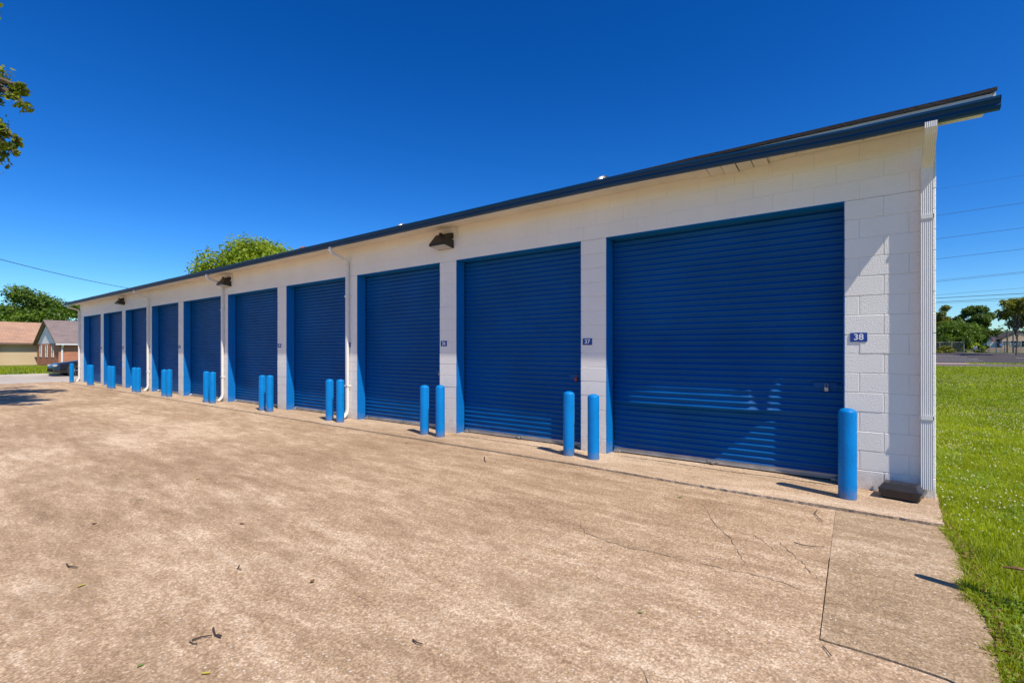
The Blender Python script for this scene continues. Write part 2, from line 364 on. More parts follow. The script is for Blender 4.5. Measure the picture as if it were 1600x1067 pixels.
def sstep(a, b, x):
    t = min(1, max(0, (x-a)/(b-a))); return t*t*(3-2*t)
def H(x, y):
    h = -0.045
    h += 1.17*sstep(70, 106, y)*1.0
    h += 1.3*sstep(108, 150, y)
    if x < -40.3: h += 0.11 - 0.47*sstep(-42, -90, x) if False else 0.11 - 0.47*(1 - sstep(-90, -42, x))
    return h
def ray(px, py):
    u = (px-800)/F; w = (HY-py)/F
    return Vector((u*0.8047 - 0.5939, u*0.5939 + 0.8047, w))
def at(px, py, Z): return Vector((CAMX, CAMY, CAMZ)) + ray(px, py)*Z
def G0(px, py, z=0.0):
    r = ray(px, py); t = (z-CAMZ)/r.z; return (CAMX+r.x*t, CAMY+r.y*t)
def G(px, py):
    r = ray(px, py); Z = 1.0
    while Z < 400:
        p = Vector((CAMX, CAMY, CAMZ)) + r*Z
        if p.z < H(p.x, p.y): return p
        Z += 0.1
    return p

# ------------------------------------------------------------------ ground
def grid_sheet(name, xs, ys, dz, m, hf=H, **kw):
    vs = [(x, y, hf(x, y)+dz) for y in ys for x in xs]; n = len(xs)
    fs = [(j*n+i, j*n+i+1, (j+1)*n+i+1, (j+1)*n+i) for j in range(len(ys)-1) for i in range(n-1)]
    mb = MB(); mb.v = vs; mb.f = fs
    return mb.build(name, m, fix=False, **kw)
xs = [-2500,-900,-400,-200,-140,-110]+list(range(-100,-40,5))+[-40.31,-40.29,-36,-32,-28,-24,-20,-15,-10,-5,0,5,10,15,20,30,40,60,100,200,400,900,2500]
ys = [-2500,-900,-300,-100,-60,-40,-20,-10,-5,0,5,10,20,30,40,50,60]+list(range(66,112,4))+list(range(114,152,6))+[200,400,900,2500]
grid_sheet('ground', xs, ys, 0, M['soil'], kind='structure')

# edge of the concrete beside the lawn, from the foot of the corner outwards to the viewer
edge_px = [(1466,784),(1473,813),(1476,827),(1487,844),(1499,868),(1504,890),(1516,924),(1528,945),(1540,967),(1552,1000),(1562,1046),(1573,1090)]
edge = [G0(*p) for p in edge_px]
edge = [(edge[0][0]+0.01, 0.0)] + edge
def jitter_line(pts, step, amp):
    out = []
    for (a, b) in zip(pts[:-1], pts[1:]):
        d = math.dist(a, b); k = max(1, int(d/step))
        for i in range(k):
            t = i/k; j = amp*(random.random()-0.5)*2 if (out and i) else amp*0.3*(random.random()-0.5)
            nx, ny = -(b[1]-a[1])/d, (b[0]-a[0])/d
            out.append((a[0]+(b[0]-a[0])*t+nx*j, a[1]+(b[1]-a[1])*t+ny*j))
    out.append(pts[-1]); return out
edge_f = jitter_line(edge, 0.03, 0.009)
# key points
J2 = [G0(*p) for p in [(1062,748.7),(1136,765.6),(1200,776.5),(1304,796),(1384,809),(1445,816)]]
J2y = sum(p[1] for p in J2)/len(J2)                      # about -0.63
J1 = [G0(*p) for p in [(960,710),(1048,723),(1136,737),(1220,747),(1311,760)]]
VJ = [G0(*p) for p in [(1304,798),(1296,870),(1281,994)]]
PB = [G0(*p) for p in [(1281,994),(1347,1013),(1414,1034),(1479,1056),(1506,1068)]]
xe0 = edge[0][0]
cut = min(range(len(edge_f)), key=lambda i: abs(edge_f[i][1]-J2y))
# threshold strip along the building (raised a little above the yard)
y_s = J2y
front = jitter_line([(edge_f[cut][0], y_s+0.008), (-0.6, y_s+0.006), (-2.2, y_s+0.03), (-3.6, y_s+0.10)], 0.04, 0.009)
m_ = MB(); m_.prism([(-31.2, 0.35), (-31.2, -0.52)] + front[::-1] + edge_f[:cut][::-1] + [(xe0-0.0, 0.35)], -0.12, 0.004)
m_.build('threshold_strip', M['strip'], kind='structure')
# patch slab on the right
poly = [VJ[0], VJ[1], VJ[2]] + jitter_line(PB, 0.06, 0.006)[1:]
eb = min(range(len(edge_f)), key=lambda i: math.dist(edge_f[i], PB[-1]))
right = edge_f[cut+1:]
ylast = PB[-1][1]
# lower boundary meets the ragged edge further out
pe = edge_f[-1]
poly = [(VJ[0][0]+0.006, y_s-0.032), (VJ[1][0]+0.003, VJ[1][1]), (VJ[2][0]+0.002, VJ[2][1])] + [(p[0], p[1]) for p in jitter_line(PB, 0.06, 0.006)[1:]] + [(pe[0]-0.03, pe[1]+0.01)] + right[::-1][1:]
poly[-1] = (edge_f[cut+1][0], y_s-0.030)
m_ = MB(); m_.prism(poly, -0.12, -0.010); m_.build('patch_slab', M['patch'], kind='structure')
# main yard
yard_poly_r = [(VJ[0][0]-0.006, y_s-0.030), (VJ[1][0]-0.004, VJ[1][1]), (VJ[2][0]-0.003, VJ[2][1])]
yard = [(-31.9, 0.35), (-31.2-0.004, 0.35), (-31.204, -0.525)] + [(-3.6, y_s+0.092)]
yard = [(-31.9, 0.35), (-31.21, 0.35), (-31.21, -0.53), (-3.6, y_s+0.086), (-2.2, y_s+0.010), (-0.6, y_s-0.030)] + yard_poly_r[1:] + \
       [(p[0], p[1]-0.012) for p in PB] + [(pe[0]-0.03, pe[1]-0.015), (pe[0]+0.25, pe[1]-0.9), (1.3, -9), (1.6, -30), (-31.9, -30)]
m_ = MB(); m_.prism(yard, -0.12, -0.014); m_.build('concrete_yard', M['apron'], kind='structure')
# exposed dirt in the joints
m_ = MB(); m_.box(-31.8, xe0-0.03, y_s-0.2, y_s+0.2, -0.11, -0.030); m_.box(VJ[1][0]-0.4, VJ[1][0]+0.4, -3.5, y_s-0.21, -0.11, -0.024)
m_.build('joint_dirt', M['crack'], kind='structure')

def ribbon(pts, w, z, name, m, jag=0.012, step=0.035, **kw):
    p = jitter_line(pts, step, jag); vs = []; fs = []
    for i, (x, y) in enumerate(p):
        a = p[max(0,i-1)]; b = p[min(len(p)-1,i+1)]; d = math.dist(a,b) or 1
        nx, ny = -(b[1]-a[1])/d, (b[0]-a[0])/d
        tp = min(1, i/4, (len(p)-1-i)/4)
        ww = w*(0.35+0.9*random.random())*0.5*(0.15+0.85*tp)
        vs += [(x+nx*ww, y+ny*ww, z), (x-nx*ww, y-ny*ww, z)]
    for i in range(len(p)-1): fs.append((2*i, 2*i+2, 2*i+3, 2*i+1))
    mb = MB(); mb.v = vs; mb.f = fs; return mb.build(name, m, fix=False, **kw)
zc = -0.0105
cracks = [([(904,810),(913,832),(947,844),(984,856),(1027,863),(1060,872),(1103,881),(1140,890),(1171,895),(1200,902),(1231,912),(1252,921),(1283,931)], 0.0055),
          ([(1212,841),(1237,862.6),(1264,890),(1284,908)], 0.0055),
          ([(1100,789),(1119,820),(1140,838),(1155,865),(1173,893)], 0.0055),
          ([(1000,1040),(1008,1052),(1012,1066),(1020,1085)], 0.0055),
          ([(1150,830),(1180,836),(1200,852),(1225,868)], 0.006)]
for pts, w in cracks:
    ribbon([G0(x, y, -0.01) for x, y in pts], w, zc, 'crack', M['crack'], kind='structure')
ribbon([G0(x, y, 0) for x, y in [(965,712),(1048,723),(1136,737),(1220,747),(1308,760)]], 0.028, 0.0075, 'crack', M['crack'], jag=0.014, step=0.03, kind='structure')
ribbon([(-3.7, -0.14), (-4.6, -0.135), (-5.6,-0.14), (-6.4, -0.14)], 0.02, 0.0075, 'crack', M['crack'], jag=0.012, kind='structure')

# left: street, kerb, verge
grid_sheet('road', [-40.2,-36,-32,-31.92], [-80,-30,-10,0,10,40,120], 0.02, M['street'], hf=lambda x,y:-0.045, kind='structure')
m_ = MB(); m_.box(-40.42,-40.2,-80,70,-0.1,0.10,0.02); m_.build('kerb', M['kerb'], kind='structure')
grid_sheet('gutter_pan', [-33.4,-31.95], [-80,-10,0,10,70], 0.026, M['kerb'], hf=lambda x,y:-0.045, kind='structure')
# right: kerb, lane, green strip, car park
grid_sheet('back_lane', [-60,-20,0,20,60], [57.4, 66.5], 0.03, M['brownroad'], kind='structure')
m_ = MB(); m_.box(-60,60,57.0,57.3,-0.1,0.02); m_.build('kerb', M['kerb'], kind='structure')
m_ = MB(); m_.box(-60,60,66.5,66.7,-0.1,0.03); m_.build('kerb', M['kerb'], kind='structure')
grid_sheet('pavement', [-20, 0, 7.4, 9.6], [66.8, 71], 0.08, M['tanside'], hf=lambda x,y:-0.045, kind='structure')
grid_sheet('parking_lot', [-60,-20,0,10,20,30,60], list(range(71,106,3))+[105.5], 0.05, M['asphalt'], kind='structure')
def on_ground_strip(px0, py0, px1, py1, w=0.15):
    a = G(px0, py0); b = G(px1, py1); d = (b-a); d.z = 0; d.normalize(); nx = Vector((-d.y, d.x, 0))*w
    vs = []; 
    for i in range(9):
        p = a.lerp(b, i/8)
        for s_ in (-1, 1):
            q = p+nx*s_; vs.append((q.x, q.y, H(q.x, q.y)+0.062))
    mb = MB(); mb.v = vs; mb.f = [(2*i,2*i+1,2*i+3,2*i+2) for i in range(8)]
    return mb.build('parking_line', M['line'], fix=False, kind='structure')
for i, (a,b,c,d) in enumerate([(1452,564.6,1536,564.2),(1452,562.3,1528,561.6),(1452,559.6,1511,558.8),(1440,557.2,1500,556.2),(1575,553.4,1590,553.5),(1588,560.0,1612,560.4)]):
    on_ground_strip(a,b,c,d)

# ------------------------------------------------------------------ THE BUILDING
LEN = -30.54; CH = 0.2032; NC = 18; DEPTH = 9.2
doors = [(38,-3.507,-.742),(37,-6.375,-3.912),(36,-9.218,-6.787),(35,-12.05,-9.625),(34,-15.204,-12.475),(33,-18.355,-15.648),
         (32,-21.18,-18.78),(31,-24.03,-21.60),(30,-26.87,-24.45),(29,-29.92,-27.29)]
DT = 15*CH
B = thing('storage_building', (0,0,0), 'long white block storage building with a row of blue roller doors under a low roof', 'storage building')
# mortar core (recessed behind block faces)
pill = []   # (x0,x1)
prev = 0.0
for n_, a, b in doors: pill.append((b, prev)); prev = a
pill.append((LEN, prev))
core = MB()
for i, (a, b) in enumerate(pill):
    core.box(a+(0.008 if i < len(pill) else 0), b-0.008, 0.006, 0.195, -0.05, DT-0.001)
core.box(LEN+0.008, -0.008, 0.0032, 0.195, DT+0.004, NC*CH-0.002)
core.box(LEN+0.008, -0.008, DEPTH-0.2, DEPTH, -0.05, NC*CH)
core.build('mortar', M['mortar'], B)
blocks = []
for c in range(NC):
    z = c*CH
    if c >= 15:
        spans = [(LEN, 0.0)]
    else: spans = pill
    for (a, b) in spans:
        if c < 15 and b < -0.01 and (b-a) < 0.5: blocks.append((a, b, z)); continue
        off = 0 if c % 2 == 0 else 0.2032
        cuts = [b]; x = -off if off else -0.4064
        while x > a+0.05:
            if x < b-0.05: cuts.append(x)
            x -= 0.4064
        cuts.append(a)
        for p, q in zip(cuts[:-1], cuts[1:]): blocks.append((q, p, z))
blocks.sort(key=lambda t: -t[1] + 0*t[2])
cache = {}   # blocks high on the wall get smaller bevels and tighter, fainter joints
rest = MB()
for i, (a, b, z) in enumerate(blocks):
    w = round(b-a-0.004, 3); yo = random.uniform(-0.0018, 0.0018)
    if i < 290:
        hi_ = z > 2.9; key = (w, hi_)
        if key not in cache:
            g_ = 0.0008 if hi_ else 0.0
            cache[key] = MB().box(-w/2-g_, w/2+g_, 0, 0.196, 0.002-g_, CH-0.003+g_, 0.0022 if hi_ else 0.0045).mesh('block', M['white'])
        if hi_: yo *= 0.4
        o = link('block', cache[key], B, ((a+b)/2, yo, z), (random.uniform(-.004,.004), 0, random.uniform(-.003,.003)))
    else:
        rest.box(a+0.002, b-0.002, yo, 0.18, z+0.002, z+CH-0.003, 0.004)
rest.build('block_courses', M['white'], B, kind='stuff')
# end walls
for (x0, x1) in ((-0.196, -0.001), (LEN, LEN+0.196)):
    e = MB()
    for c in range(NC):
        y = 0.2 if c % 2 else 0.2
        yy = 0.202
        k = 0
        while yy < DEPTH-0.21:
            y2 = min(DEPTH-0.2, yy + (0.2032 if (k == 0 and c % 2) else 0.4064))
            e.box(x0, x1, yy+0.002, y2-0.002, c*CH+0.002, (c+1)*CH-0.003, 0.004); yy = y2; k += 1
    # gable triangle
    yr = DEPTH/2; zt = NC*CH
    e.add([(x0,0.05,zt),(x1,0.05,zt),(x0,DEPTH-0.05,zt),(x1,DEPTH-0.05,zt),(x0,yr,zt+1.60),(x1,yr,zt+1.60)], [(0,4,2),(1,3,5),(0,1,5,4),(2,4,5,3)])
    e.box(x0+0.01, x1-0.01, 0.2, DEPTH-0.2, -0.05, zt)
    e.build('end_wall', M['white'], B)
# roller doors
def bulge38(x, z):
    # the sheet is pushed out along a band left of x = -1.5 and sits back below its crease
    wx = sstep(-1.48, -1.62, x) if False else (1-sstep(-1.62, -1.48, x))
    wx *= sstep(-3.48, -2.7, x)*0.35+0.65*sstep(-3.50, -3.2, x)
    if z > 0.90: out = -0.135*(1-sstep(0.90, 1.75, z))
    elif z > 0.735: out = -0.135
    else: out = -0.135*(1-sstep(0.0, 0.045, 0.735-z))
    return out*wx + (0.02 if z < 0.7 else 0)
RP = 0.0748
def curtain(n_, a, b):
    z0, z1 = 0.075, 3.12; ncol = 18; vs = []; fs = []
    zsamp = []; z = z0
    while z < z1: zsamp.append(z); z += RP/12
    ph = random.random()*6
    for z in zsamp:
        c = 0.5+0.5*math.cos(2*PI*z/RP)
        rib = -0.026*(c**1.25)
        for i in range(ncol+1):
            x = a+0.02+(b-a-0.04)*i/ncol
            yb = 0.225 + rib
            if n_ == 38: yb += bulge38(x, z)
            else: yb += 0.006*math.sin(x*1.7+ph)*math.sin(z*1.1+ph) 
            yb += 0.0012*math.sin(x*9+z*31+ph)
            vs.append((x, yb, z))
    for j in range(len(zsamp)-1):
        for i in range(ncol):
            k = j*(ncol+1)+i; fs.append((k, k+1, k+ncol+2, k+ncol+1))
    mb = MB(); mb.v = vs; mb.f = fs
    o = mb.build('roller_door', M['curtain'], B, smooth=True, fix=False)
    # bottom bar
    bb = MB(); yb = 0.225+(0.02 if n_ == 38 else 0)
    bb.box(a+0.02, b-0.02, yb-0.022, yb+0.02, 0.024, 0.078, 0.004); bb.box(a+0.03, b-0.03, yb-0.045, yb-0.0235, 0.020, 0.032)
    bb.build('bottom_bar', M['galv'], o)
    rs = MB().box(a+0.02, b-0.02, yb-0.012, yb+0.012, 0.003, 0.0225); rs.build('rubber_seal', M['rubber'], o)
    for s_, x in ((1, a), (-1, b)):
        g = MB().box(x+0.002 if s_ > 0 else x-0.02, x+0.02 if s_ > 0 else x-0.002, 0.201, 0.275, 0.005, 3.10); g.build('guide_rail', M['gutter'], o)
        k = MB().box(x+0.03 if s_ > 0 else x-0.13, x+0.13 if s_ > 0 else x-0.03, yb-0.075, yb-0.0465, 0.006, 0.040, 0.005)
        k.tube([(x+s_*0.08, yb-0.09, 0.03), (x+s_*0.08, yb-0.02, 0.055)], 0.009, 6)
        k.build('slide_bolt', M['steel'], o)
    xm = (a+b)/2
    MB().box(xm-0.07, xm+0.07, yb-0.05, yb-0.023, 0.034, 0.062, 0.004).box(xm-0.02, xm+0.02, yb-0.075, yb-0.05, 0.02, 0.05, 0.004).build('pull_handle', M['steel'], o)
    # latch with padlock
    xl = b-0.17; yl = 0.225-0.020
    MB().box(xl-0.13, xl+0.10, yl-0.006, yl+0.004, 1.03, 1.10, 0.003).box(xl+0.02, xl+0.145, yl-0.016, yl-0.0065, 1.055, 1.075, 0.003).build('latch', M['curtain'], o)
    if n_ in (38, 37, 36, 34):
        p = MB().box(xl-0.022, xl+0.022, yl-0.05, yl-0.02, 1.0, 1.05, 0.006)
        p.tube([(xl-0.014, yl-0.035, 1.045), (xl-0.014, yl-0.035, 1.075), (xl, yl-0.035, 1.088), (xl+0.014, yl-0.035, 1.075), (xl+0.014, yl-0.035, 1.045)], 0.004, 6)
        p.build('padlock', M['steel'] if n_ != 37 else M['redpaint'], o)
    # blue painted masonry reveals (left and right jamb, head)
    for nm, (xa, xb) in (('jamb', (a+0.0005, a+0.004)), ('jamb', (b-0.004, b-0.0005))):
        j = MB()
        for c in range(15): j.box(xa-0.002 if xa < (a+b)/2 else xa, xb if xa < (a+b)/2 else xb+0.002, -0.0005, 0.200, c*CH+0.0015, (c+1)*CH-0.0015)
        j.box(a+0.0004 if xa < (a+b)/2 else b-0.0015, a+0.0022 if xa < (a+b)/2 else b-0.0004, 0.0004, 0.199, 0, DT-0.007)
        j.build(nm, M['blue'], o)
    MB().box(a, b, -0.0008, 0.21, DT-0.006, DT+0.003).build('door_head', M['blue'], o)
    return o
for n_, a, b in doors: curtain(n_, a, b)
# roof
E = -0.44; ZE = 3.72; SL = 0.333; XR = 0.36; XL = LEN-0.36; YR = DEPTH/2
def rz_(y): return ZE + SL*((y if y < YR else 2*YR-y) - E)
rf = MB()
nseg = 60
for (y0, y1) in ((E, YR), (2*YR-E, YR)):
    for t0, t1 in ((0, 1),):
        vs = []; 
        for i in range(nseg+1):
            x = XL+(XR-XL)*i/nseg; wv = 0.004*math.sin(x*2.3)+0.003*math.sin(x*5.1)
            vs += [(x, y0, rz_(y0)+wv), (x, y1, rz_(y1)), (x, y0, rz_(y0)-0.035+wv), (x, y1, rz_(y1)-0.035)]
        fs = []
        for i in range(nseg):
            k = 4*i; fs += [(k,k+4,k+5,k+1),(k+2,k+3,k+7,k+6),(k,k+2,k+6,k+4)]
        fs += [(0,1,3,2),(4*nseg,4*nseg+2,4*nseg+3,4*nseg+1)]
        rf.add(vs, fs)
roof = rf.build('roof', M['roof'], B)
# shingle strips on the roof near the eave, edge course proud
sh = MB()
for r_ in range(1, 22):
    y = E+0.14*r_
    sh.add([(XL, y, rz_(y)+0.001), (XR, y, rz_(y)+0.001), (XR, y, rz_(y)+0.009), (XL, y, rz_(y)+0.009), (XL, y+0.14, rz_(y+0.14)+0.001), (XR, y+0.14, rz_(y+0.14)+0.001)], [(0,1,2,3),(3,2,5,4)])
sh.build('shingles', M['roof'], roof, kind='stuff')
# ridge + vents
def vent(x, y, top, rusty=False):
    z0 = rz_(y)-0.02; m = M['rust'] if rusty else M['steel']
    v = MB().lathe([(0.10, 0), (0.10, top-z0-0.22)], 16, (x, y, z0))
    o = v.build('roof_vent', m, B, smooth=False)
    cap = MB(); n = 22; h = 0.22; zb = top-0.24
    prof = [(0.11, 0), (0.165, 0.05), (0.18, 0.11), (0.15, 0.17), (0.08, 0.21), (0.02, 0.225)]
    for k in range(n):
        a0 = 2*PI*k/n; vs = []
        for r, z in prof:
            for da, rr in ((0, r), (2*PI/n*0.95, r*0.86)):
                vs.append((x+rr*math.cos(a0+da), y+rr*math.sin(a0+da), zb+z))
        cap.add(vs, [(2*i, 2*i+1, 2*i+3, 2*i+2) for i in range(len(prof)-1)])
    cap.lathe([(0.12, -0.01), (0.12, 0.012)], 16, (x, y, zb)); cap.lathe([(0.05, 0.21), (0.03, 0.235)], 12, (x, y, zb))
    cap.lathe([(0.10, 0.01), (0.14, 0.06), (0.15, 0.11), (0.12, 0.17), (0.05, 0.20)], 12, (x, y, zb))
    cap.build('turbine', m, o, fix=False)
vent(-5.24, 3.5, 5.315); vent(-11.84, 3.5, 5.30); vent(-17.27, 3.5, 5.31, True)
# fascia, soffit, rake
FY = -0.40
MB().box(XL, 0.33, FY-0.02, FY, 3.575, 3.685, 0.003).build('fascia', M['trim'], B)
MB().box(XL, 0.33, DEPTH-FY, DEPTH-FY+0.02, 3.575, 3.685).build('fascia', M['trim'], B)
sf = MB()
x = 0.325; k = 0
while x > XL:
    w = min(0.30, x-XL)
    if not (-2.35 < x < -1.45): sf.box(x-w+0.002, x-0.002, FY+0.002, -0.006-0.010*random.random(), 3.640, 3.655)
    elif sf.v: sf.build('soffit', M['soffit'], B); sf = MB()
    x -= w; k += 1
sf.build('soffit', M['soffit'], B)
# sagging soffit pieces
for i in range(7):
    sg = MB()
    x1 = -1.30-0.16*i; x0 = x1-0.152; d = 0.045*math.sin(PI*(i+0.5)/7)
    sg.add([(x0, FY+0.004, 3.640), (x1, FY+0.004, 3.640), (x1, -0.006, 3.640-d*(0.8+0.4*(i%2))), (x0, -0.006, 3.640-d),
            (x0, FY+0.004, 3.646), (x1, FY+0.004, 3.646), (x1, -0.006, 3.646-d*(0.8+0.4*(i%2))), (x0, -0.006, 3.646-d)],
           [(3,2,1,0),(4,5,6,7),(0,1,5,4),(1,2,6,5),(2,3,7,6),(3,0,4,7)])
    sg.build('soffit_board', M['soffit'], B)
# rake boards at both ends
for xa in (0.335, XL-0.0):
    rk = MB()
    for (y0, y1) in ((FY, YR), (2*YR-FY, YR)):
        vs = [(xa, y0, rz_(y0)-0.075), (xa+0.022, y0, rz_(y0)-0.075), (xa, y0, rz_(y0)-0.037), (xa+0.022, y0, rz_(y0)-0.037),
              (xa, y1, rz_(y1)-0.075), (xa+0.022, y1, rz_(y1)-0.075), (xa, y1, rz_(y1)-0.037), (xa+0.022, y1, rz_(y1)-0.037)]
        rk.add(vs, [(0,1,3,2),(4,6,7,5),(0,4,5,1),(2,3,7,6),(0,2,6,4),(1,5,7,3)])
    rk.build('rake_board', M['trim'], B)
    # rake soffit: boards under the gable overhang
    rs = MB()
    xa2, xb2 = (0.002, 0.333) if xa > 0 else (XL+0.024, LEN-0.002)
    for (y0, y1) in ((0.0, YR), (2*YR, YR)):
        rs.add([(xa2,y0,rz_(y0)-0.055),(xb2,y0,rz_(y0)-0.055),(xb2,y1,rz_(y1)-0.055),(xa2,y1,rz_(y1)-0.055),
                (xa2,y0,rz_(y0)-0.045),(xb2,y0,rz_(y0)-0.045),(xb2,y1,rz_(y1)-0.045),(xa2,y1,rz_(y1)-0.045)], [(3,2,1,0),(4,5,6,7),(0,1,5,4),(1,2,6,5),(2,3,7,6),(3,0,4,7)])
    rs.build('rake_soffit', M['soffit'], B, kind='stuff')
# gutter: ogee channel, open at the top, falling to the corner spout
def gz(x):
    if x > -0.7: return 3.622
    if x > -3.2: return 3.622+0.068*(-0.7-x)/2.5
    return 3.69 + 0.004*math.sin(x*0.9)
gp = [(0.0, 0.0), (0.0, -0.10), (0.055, -0.10), (0.075, -0.075), (0.070, -0.055), (0.085, -0.03), (0.100, -0.022), (0.100, 0.0), (0.088, 0.0), (0.094, -0.006),
      (0.094, -0.018), (0.079, -0.027), (0.063, -0.054), (0.067, -0.074), (0.052, -0.095), (0.005, -0.095), (0.005, 0.0)]
g = MB(); gxs = [0.375, 0.1, -0.35, -0.7, -1.3, -2, -2.6, -3.2] + [-3.2-i*1.0 for i in range(1, 28)] + [XL-0.01]
vs = []; ng = len(gp)
for x in gxs:
    for (d, z) in gp: vs.append((x, FY-0.022-d*0.9, gz(x)+z))
fs = []
for i in range(len(gxs)-1):
    for k in range(ng): fs.append((i*ng+k, i*ng+(k+1)%ng, (i+1)*ng+(k+1)%ng, (i+1)*ng+k))
g.add(vs, fs)
def endcap(x):
    return [(x, FY-0.022-d*0.9, gz(x)+z) for d, z in gp[:8]]
for x in (0.372, XL-0.008): 
    e_ = endcap(x); e2 = [(p[0]-0.003, p[1], p[2]) for p in e_]; n = len(e_)
    g.add(e_+e2, [tuple(range(n)), tuple(range(2*n-1, n-1, -1))] + [(i,(i+1)%n,(i+1)%n+n,i+n) for i in range(n)])
g.build('gutter', M['gutter'], B)
# downspouts
ribs = [(-.5,-.5)] + [(-.5+(i+.0)*(1/12), -.5+(0.055 if i % 2 else 0)) for i in range(1, 12)] + [(.5,-.5),(.5,.5),(-.5,.5)]
d0 = MB(); GX = -0.075
d0.rectsweep([(GX,-0.465,3.53),(GX,-0.465,3.49),(GX,-0.44,3.46),(GX,-0.10,3.29),(GX,-0.052,3.24),(GX,-0.048,3.10),(GX,-0.046,0.10)], 0.088, 0.068, prof=ribs)
ds = d0.build('downspout', M['trim'], B)
for z in (2.74, 0.78):
    MB().box(GX-0.048, GX+0.052, -0.088, -0.082, z, z+0.04).box(GX-0.050, GX-0.0455, -0.088, 0, z, z+0.04).box(GX+0.0455, GX+0.053, -0.088, 0, z, z+0.04).build('strap', M['trim'], ds)
for x in (-9.49, -15.43, -21.41, -30.47):
    d = MB(); zt = gz(x)-0.10
    d.rectsweep([(x,-0.455,zt+0.01),(x,-0.455,zt-0.06),(x,-0.43,zt-0.11),(x,-0.11,zt-0.20),(x,-0.062,zt-0.25),(x,-0.055,zt-0.4),(x,-0.055,0.20),(x,-0.07,0.13),(x,-0.13,0.06),(x,-0.19,0.045)],
                0.072, 0.06, prof=[(-.5,-.3),(-.3,-.5),(.3,-.5),(.5,-.3),(.5,.3),(.3,.5),(-.3,.5),(-.5,.3)])
    o = d.build('downspout', M['trim'], B)
    for z in (2.6, 0.7): MB().box(x-0.05, x+0.05, -0.092, -0.087, z, z+0.03).box(x-0.05, x-0.045, -0.087, 0, z, z+0.03).box(x+0.045, x+0.05, -0.087, 0, z, z+0.03).build('strap', M['trim'], o)

# ------------------------------------------------------------------ wall lamps
def wall_lamp(x, label):
    t = thing('wall_lamp', (x, -0.002, 3.27), label, 'wall lamp', 'wall lamps under the eave')
    w = 0.19
    # wedge housing: deep at the bottom, narrow at the top
    vs = []
    for xx, k in ((-w, 0), (w, 0)):
        vs += [(xx*0.92, 0, 0.27), (xx*0.85, -0.10, 0.25), (xx, -0.24, 0.07), (xx, -0.24, 0.035), (xx, 0, 0.0)]
    h = MB(); h.add(vs, [(0,1,2,3,4),(9,8,7,6,5),(0,5,6,1),(1,6,7,2),(2,7,8,3),(0,4,9,5)])
    h.build('housing', M['dark'], t)
    MB().add([(-w*.9,-0.225,0.034),(w*.9,-0.225,0.034),(w*.9,-0.03,0.006),(-w*.9,-0.03,0.006),(-w*.9,-0.225,0.026),(w*.9,-0.225,0.026),(w*.9,-0.03,-0.004),(-w*.9,-0.03,-0.004)],
             [(0,1,2,3),(7,6,5,4),(0,4,5,1),(1,5,6,2),(2,6,7,3),(3,7,4,0)]).build('lens', M['lens'], t)
    MB().tube([(w+0.0,-0.03,0.15),(w+0.06,-0.03,0.16),(w+0.09,-0.03,0.20),(w+0.09,-0.03,0.28),(w+0.05,-0.03,0.36),(w+0.02,-0.03,0.40)], 0.011, 8).build('conduit', M['trim'], t)
    MB().lathe([(0.03,0),(0.03,0.03),(0.01,0.035)], 10, (0, -0.14, 0.232)).build('photocell', M['dark'], t)
    return t
wall_lamp(-6.62, 'dark bronze wedge wall lamp between doors 36 and 37, nearest of three')
wall_lamp(-15.17, 'dark bronze wall lamp beside the downspout between doors 33 and 34')
wall_lamp(-24.28, 'small dark wall lamp between doors 30 and 31, farthest of three')

# ------------------------------------------------------------------ number signs
def text_mesh(s, size):
    c = bpy.data.curves.new('number', 'FONT'); c.body = s; c.size = size; c.align_x = 'CENTER'; c.align_y = 'CENTER'; c.extrude = 0.0008; c.offset = 0.0015
    o = bpy.data.objects.new('tmp', c); COL.objects.link(o)
    bpy.context.view_layer.update()
    me = bpy.data.meshes.new_from_object(o.evaluated_get(bpy.context.evaluated_depsgraph_get())); me.name = 'number'
    bpy.data.objects.remove(o); bpy.data.curves.remove(c); return me
ORD = ['nearest', 'second', 'third', 'fourth', 'fifth', 'sixth', 'seventh', 'eighth', 'ninth', 'farthest']
for n_, a, b in doors:
    x = b+0.125 if n_ == 38 else b+0.11
    t = thing('number_sign', (x, -0.0025, 1.595 - (0.01 if n_ < 38 else 0)), 'small blue plate with white number %d, right of the %s roller door' % (n_, ORD[38-n_] + ('' if n_ in (38, 29) else ' nearest')), 'number sign', 'door number signs')
    w, h = 0.074, 0.048; p = MB(); r = 0.008
    poly = []
    for cx, cz, a0 in ((w-r,h-r,0),(-w+r,h-r,90),(-w+r,-h+r,180),(w-r,-h+r,270)):
        for q in range(4):
            an = math.radians(a0+30*q); poly.append((cx+r*math.cos(an), cz+r*math.sin(an)))
    n = len(poly)
    p.add([(u_,-0.004,v_) for u_,v_ in poly]+[(u_,0,v_) for u_,v_ in poly], [tuple(range(n)), tuple(range(2*n-1,n-1,-1))]+[(i,(i+1)%n,(i+1)%n+n,i+n) for i in range(n)])
    p.build('plate', M['sign'], t)
    me = text_mesh(str(n_), 0.088); me.materials.clear(); me.materials.append(M['letter'])
    link('number', me, t, (0.0, -0.0052, 0.0), (PI/2, 0, 0))
    if n_ >= 36:
        for s_ in (-1, 1): MB().lathe([(0.003,0),(0.003,0.002)], 6).build('screw', M['steel'], t, loc=(s_*0.066, -0.0055, 0))

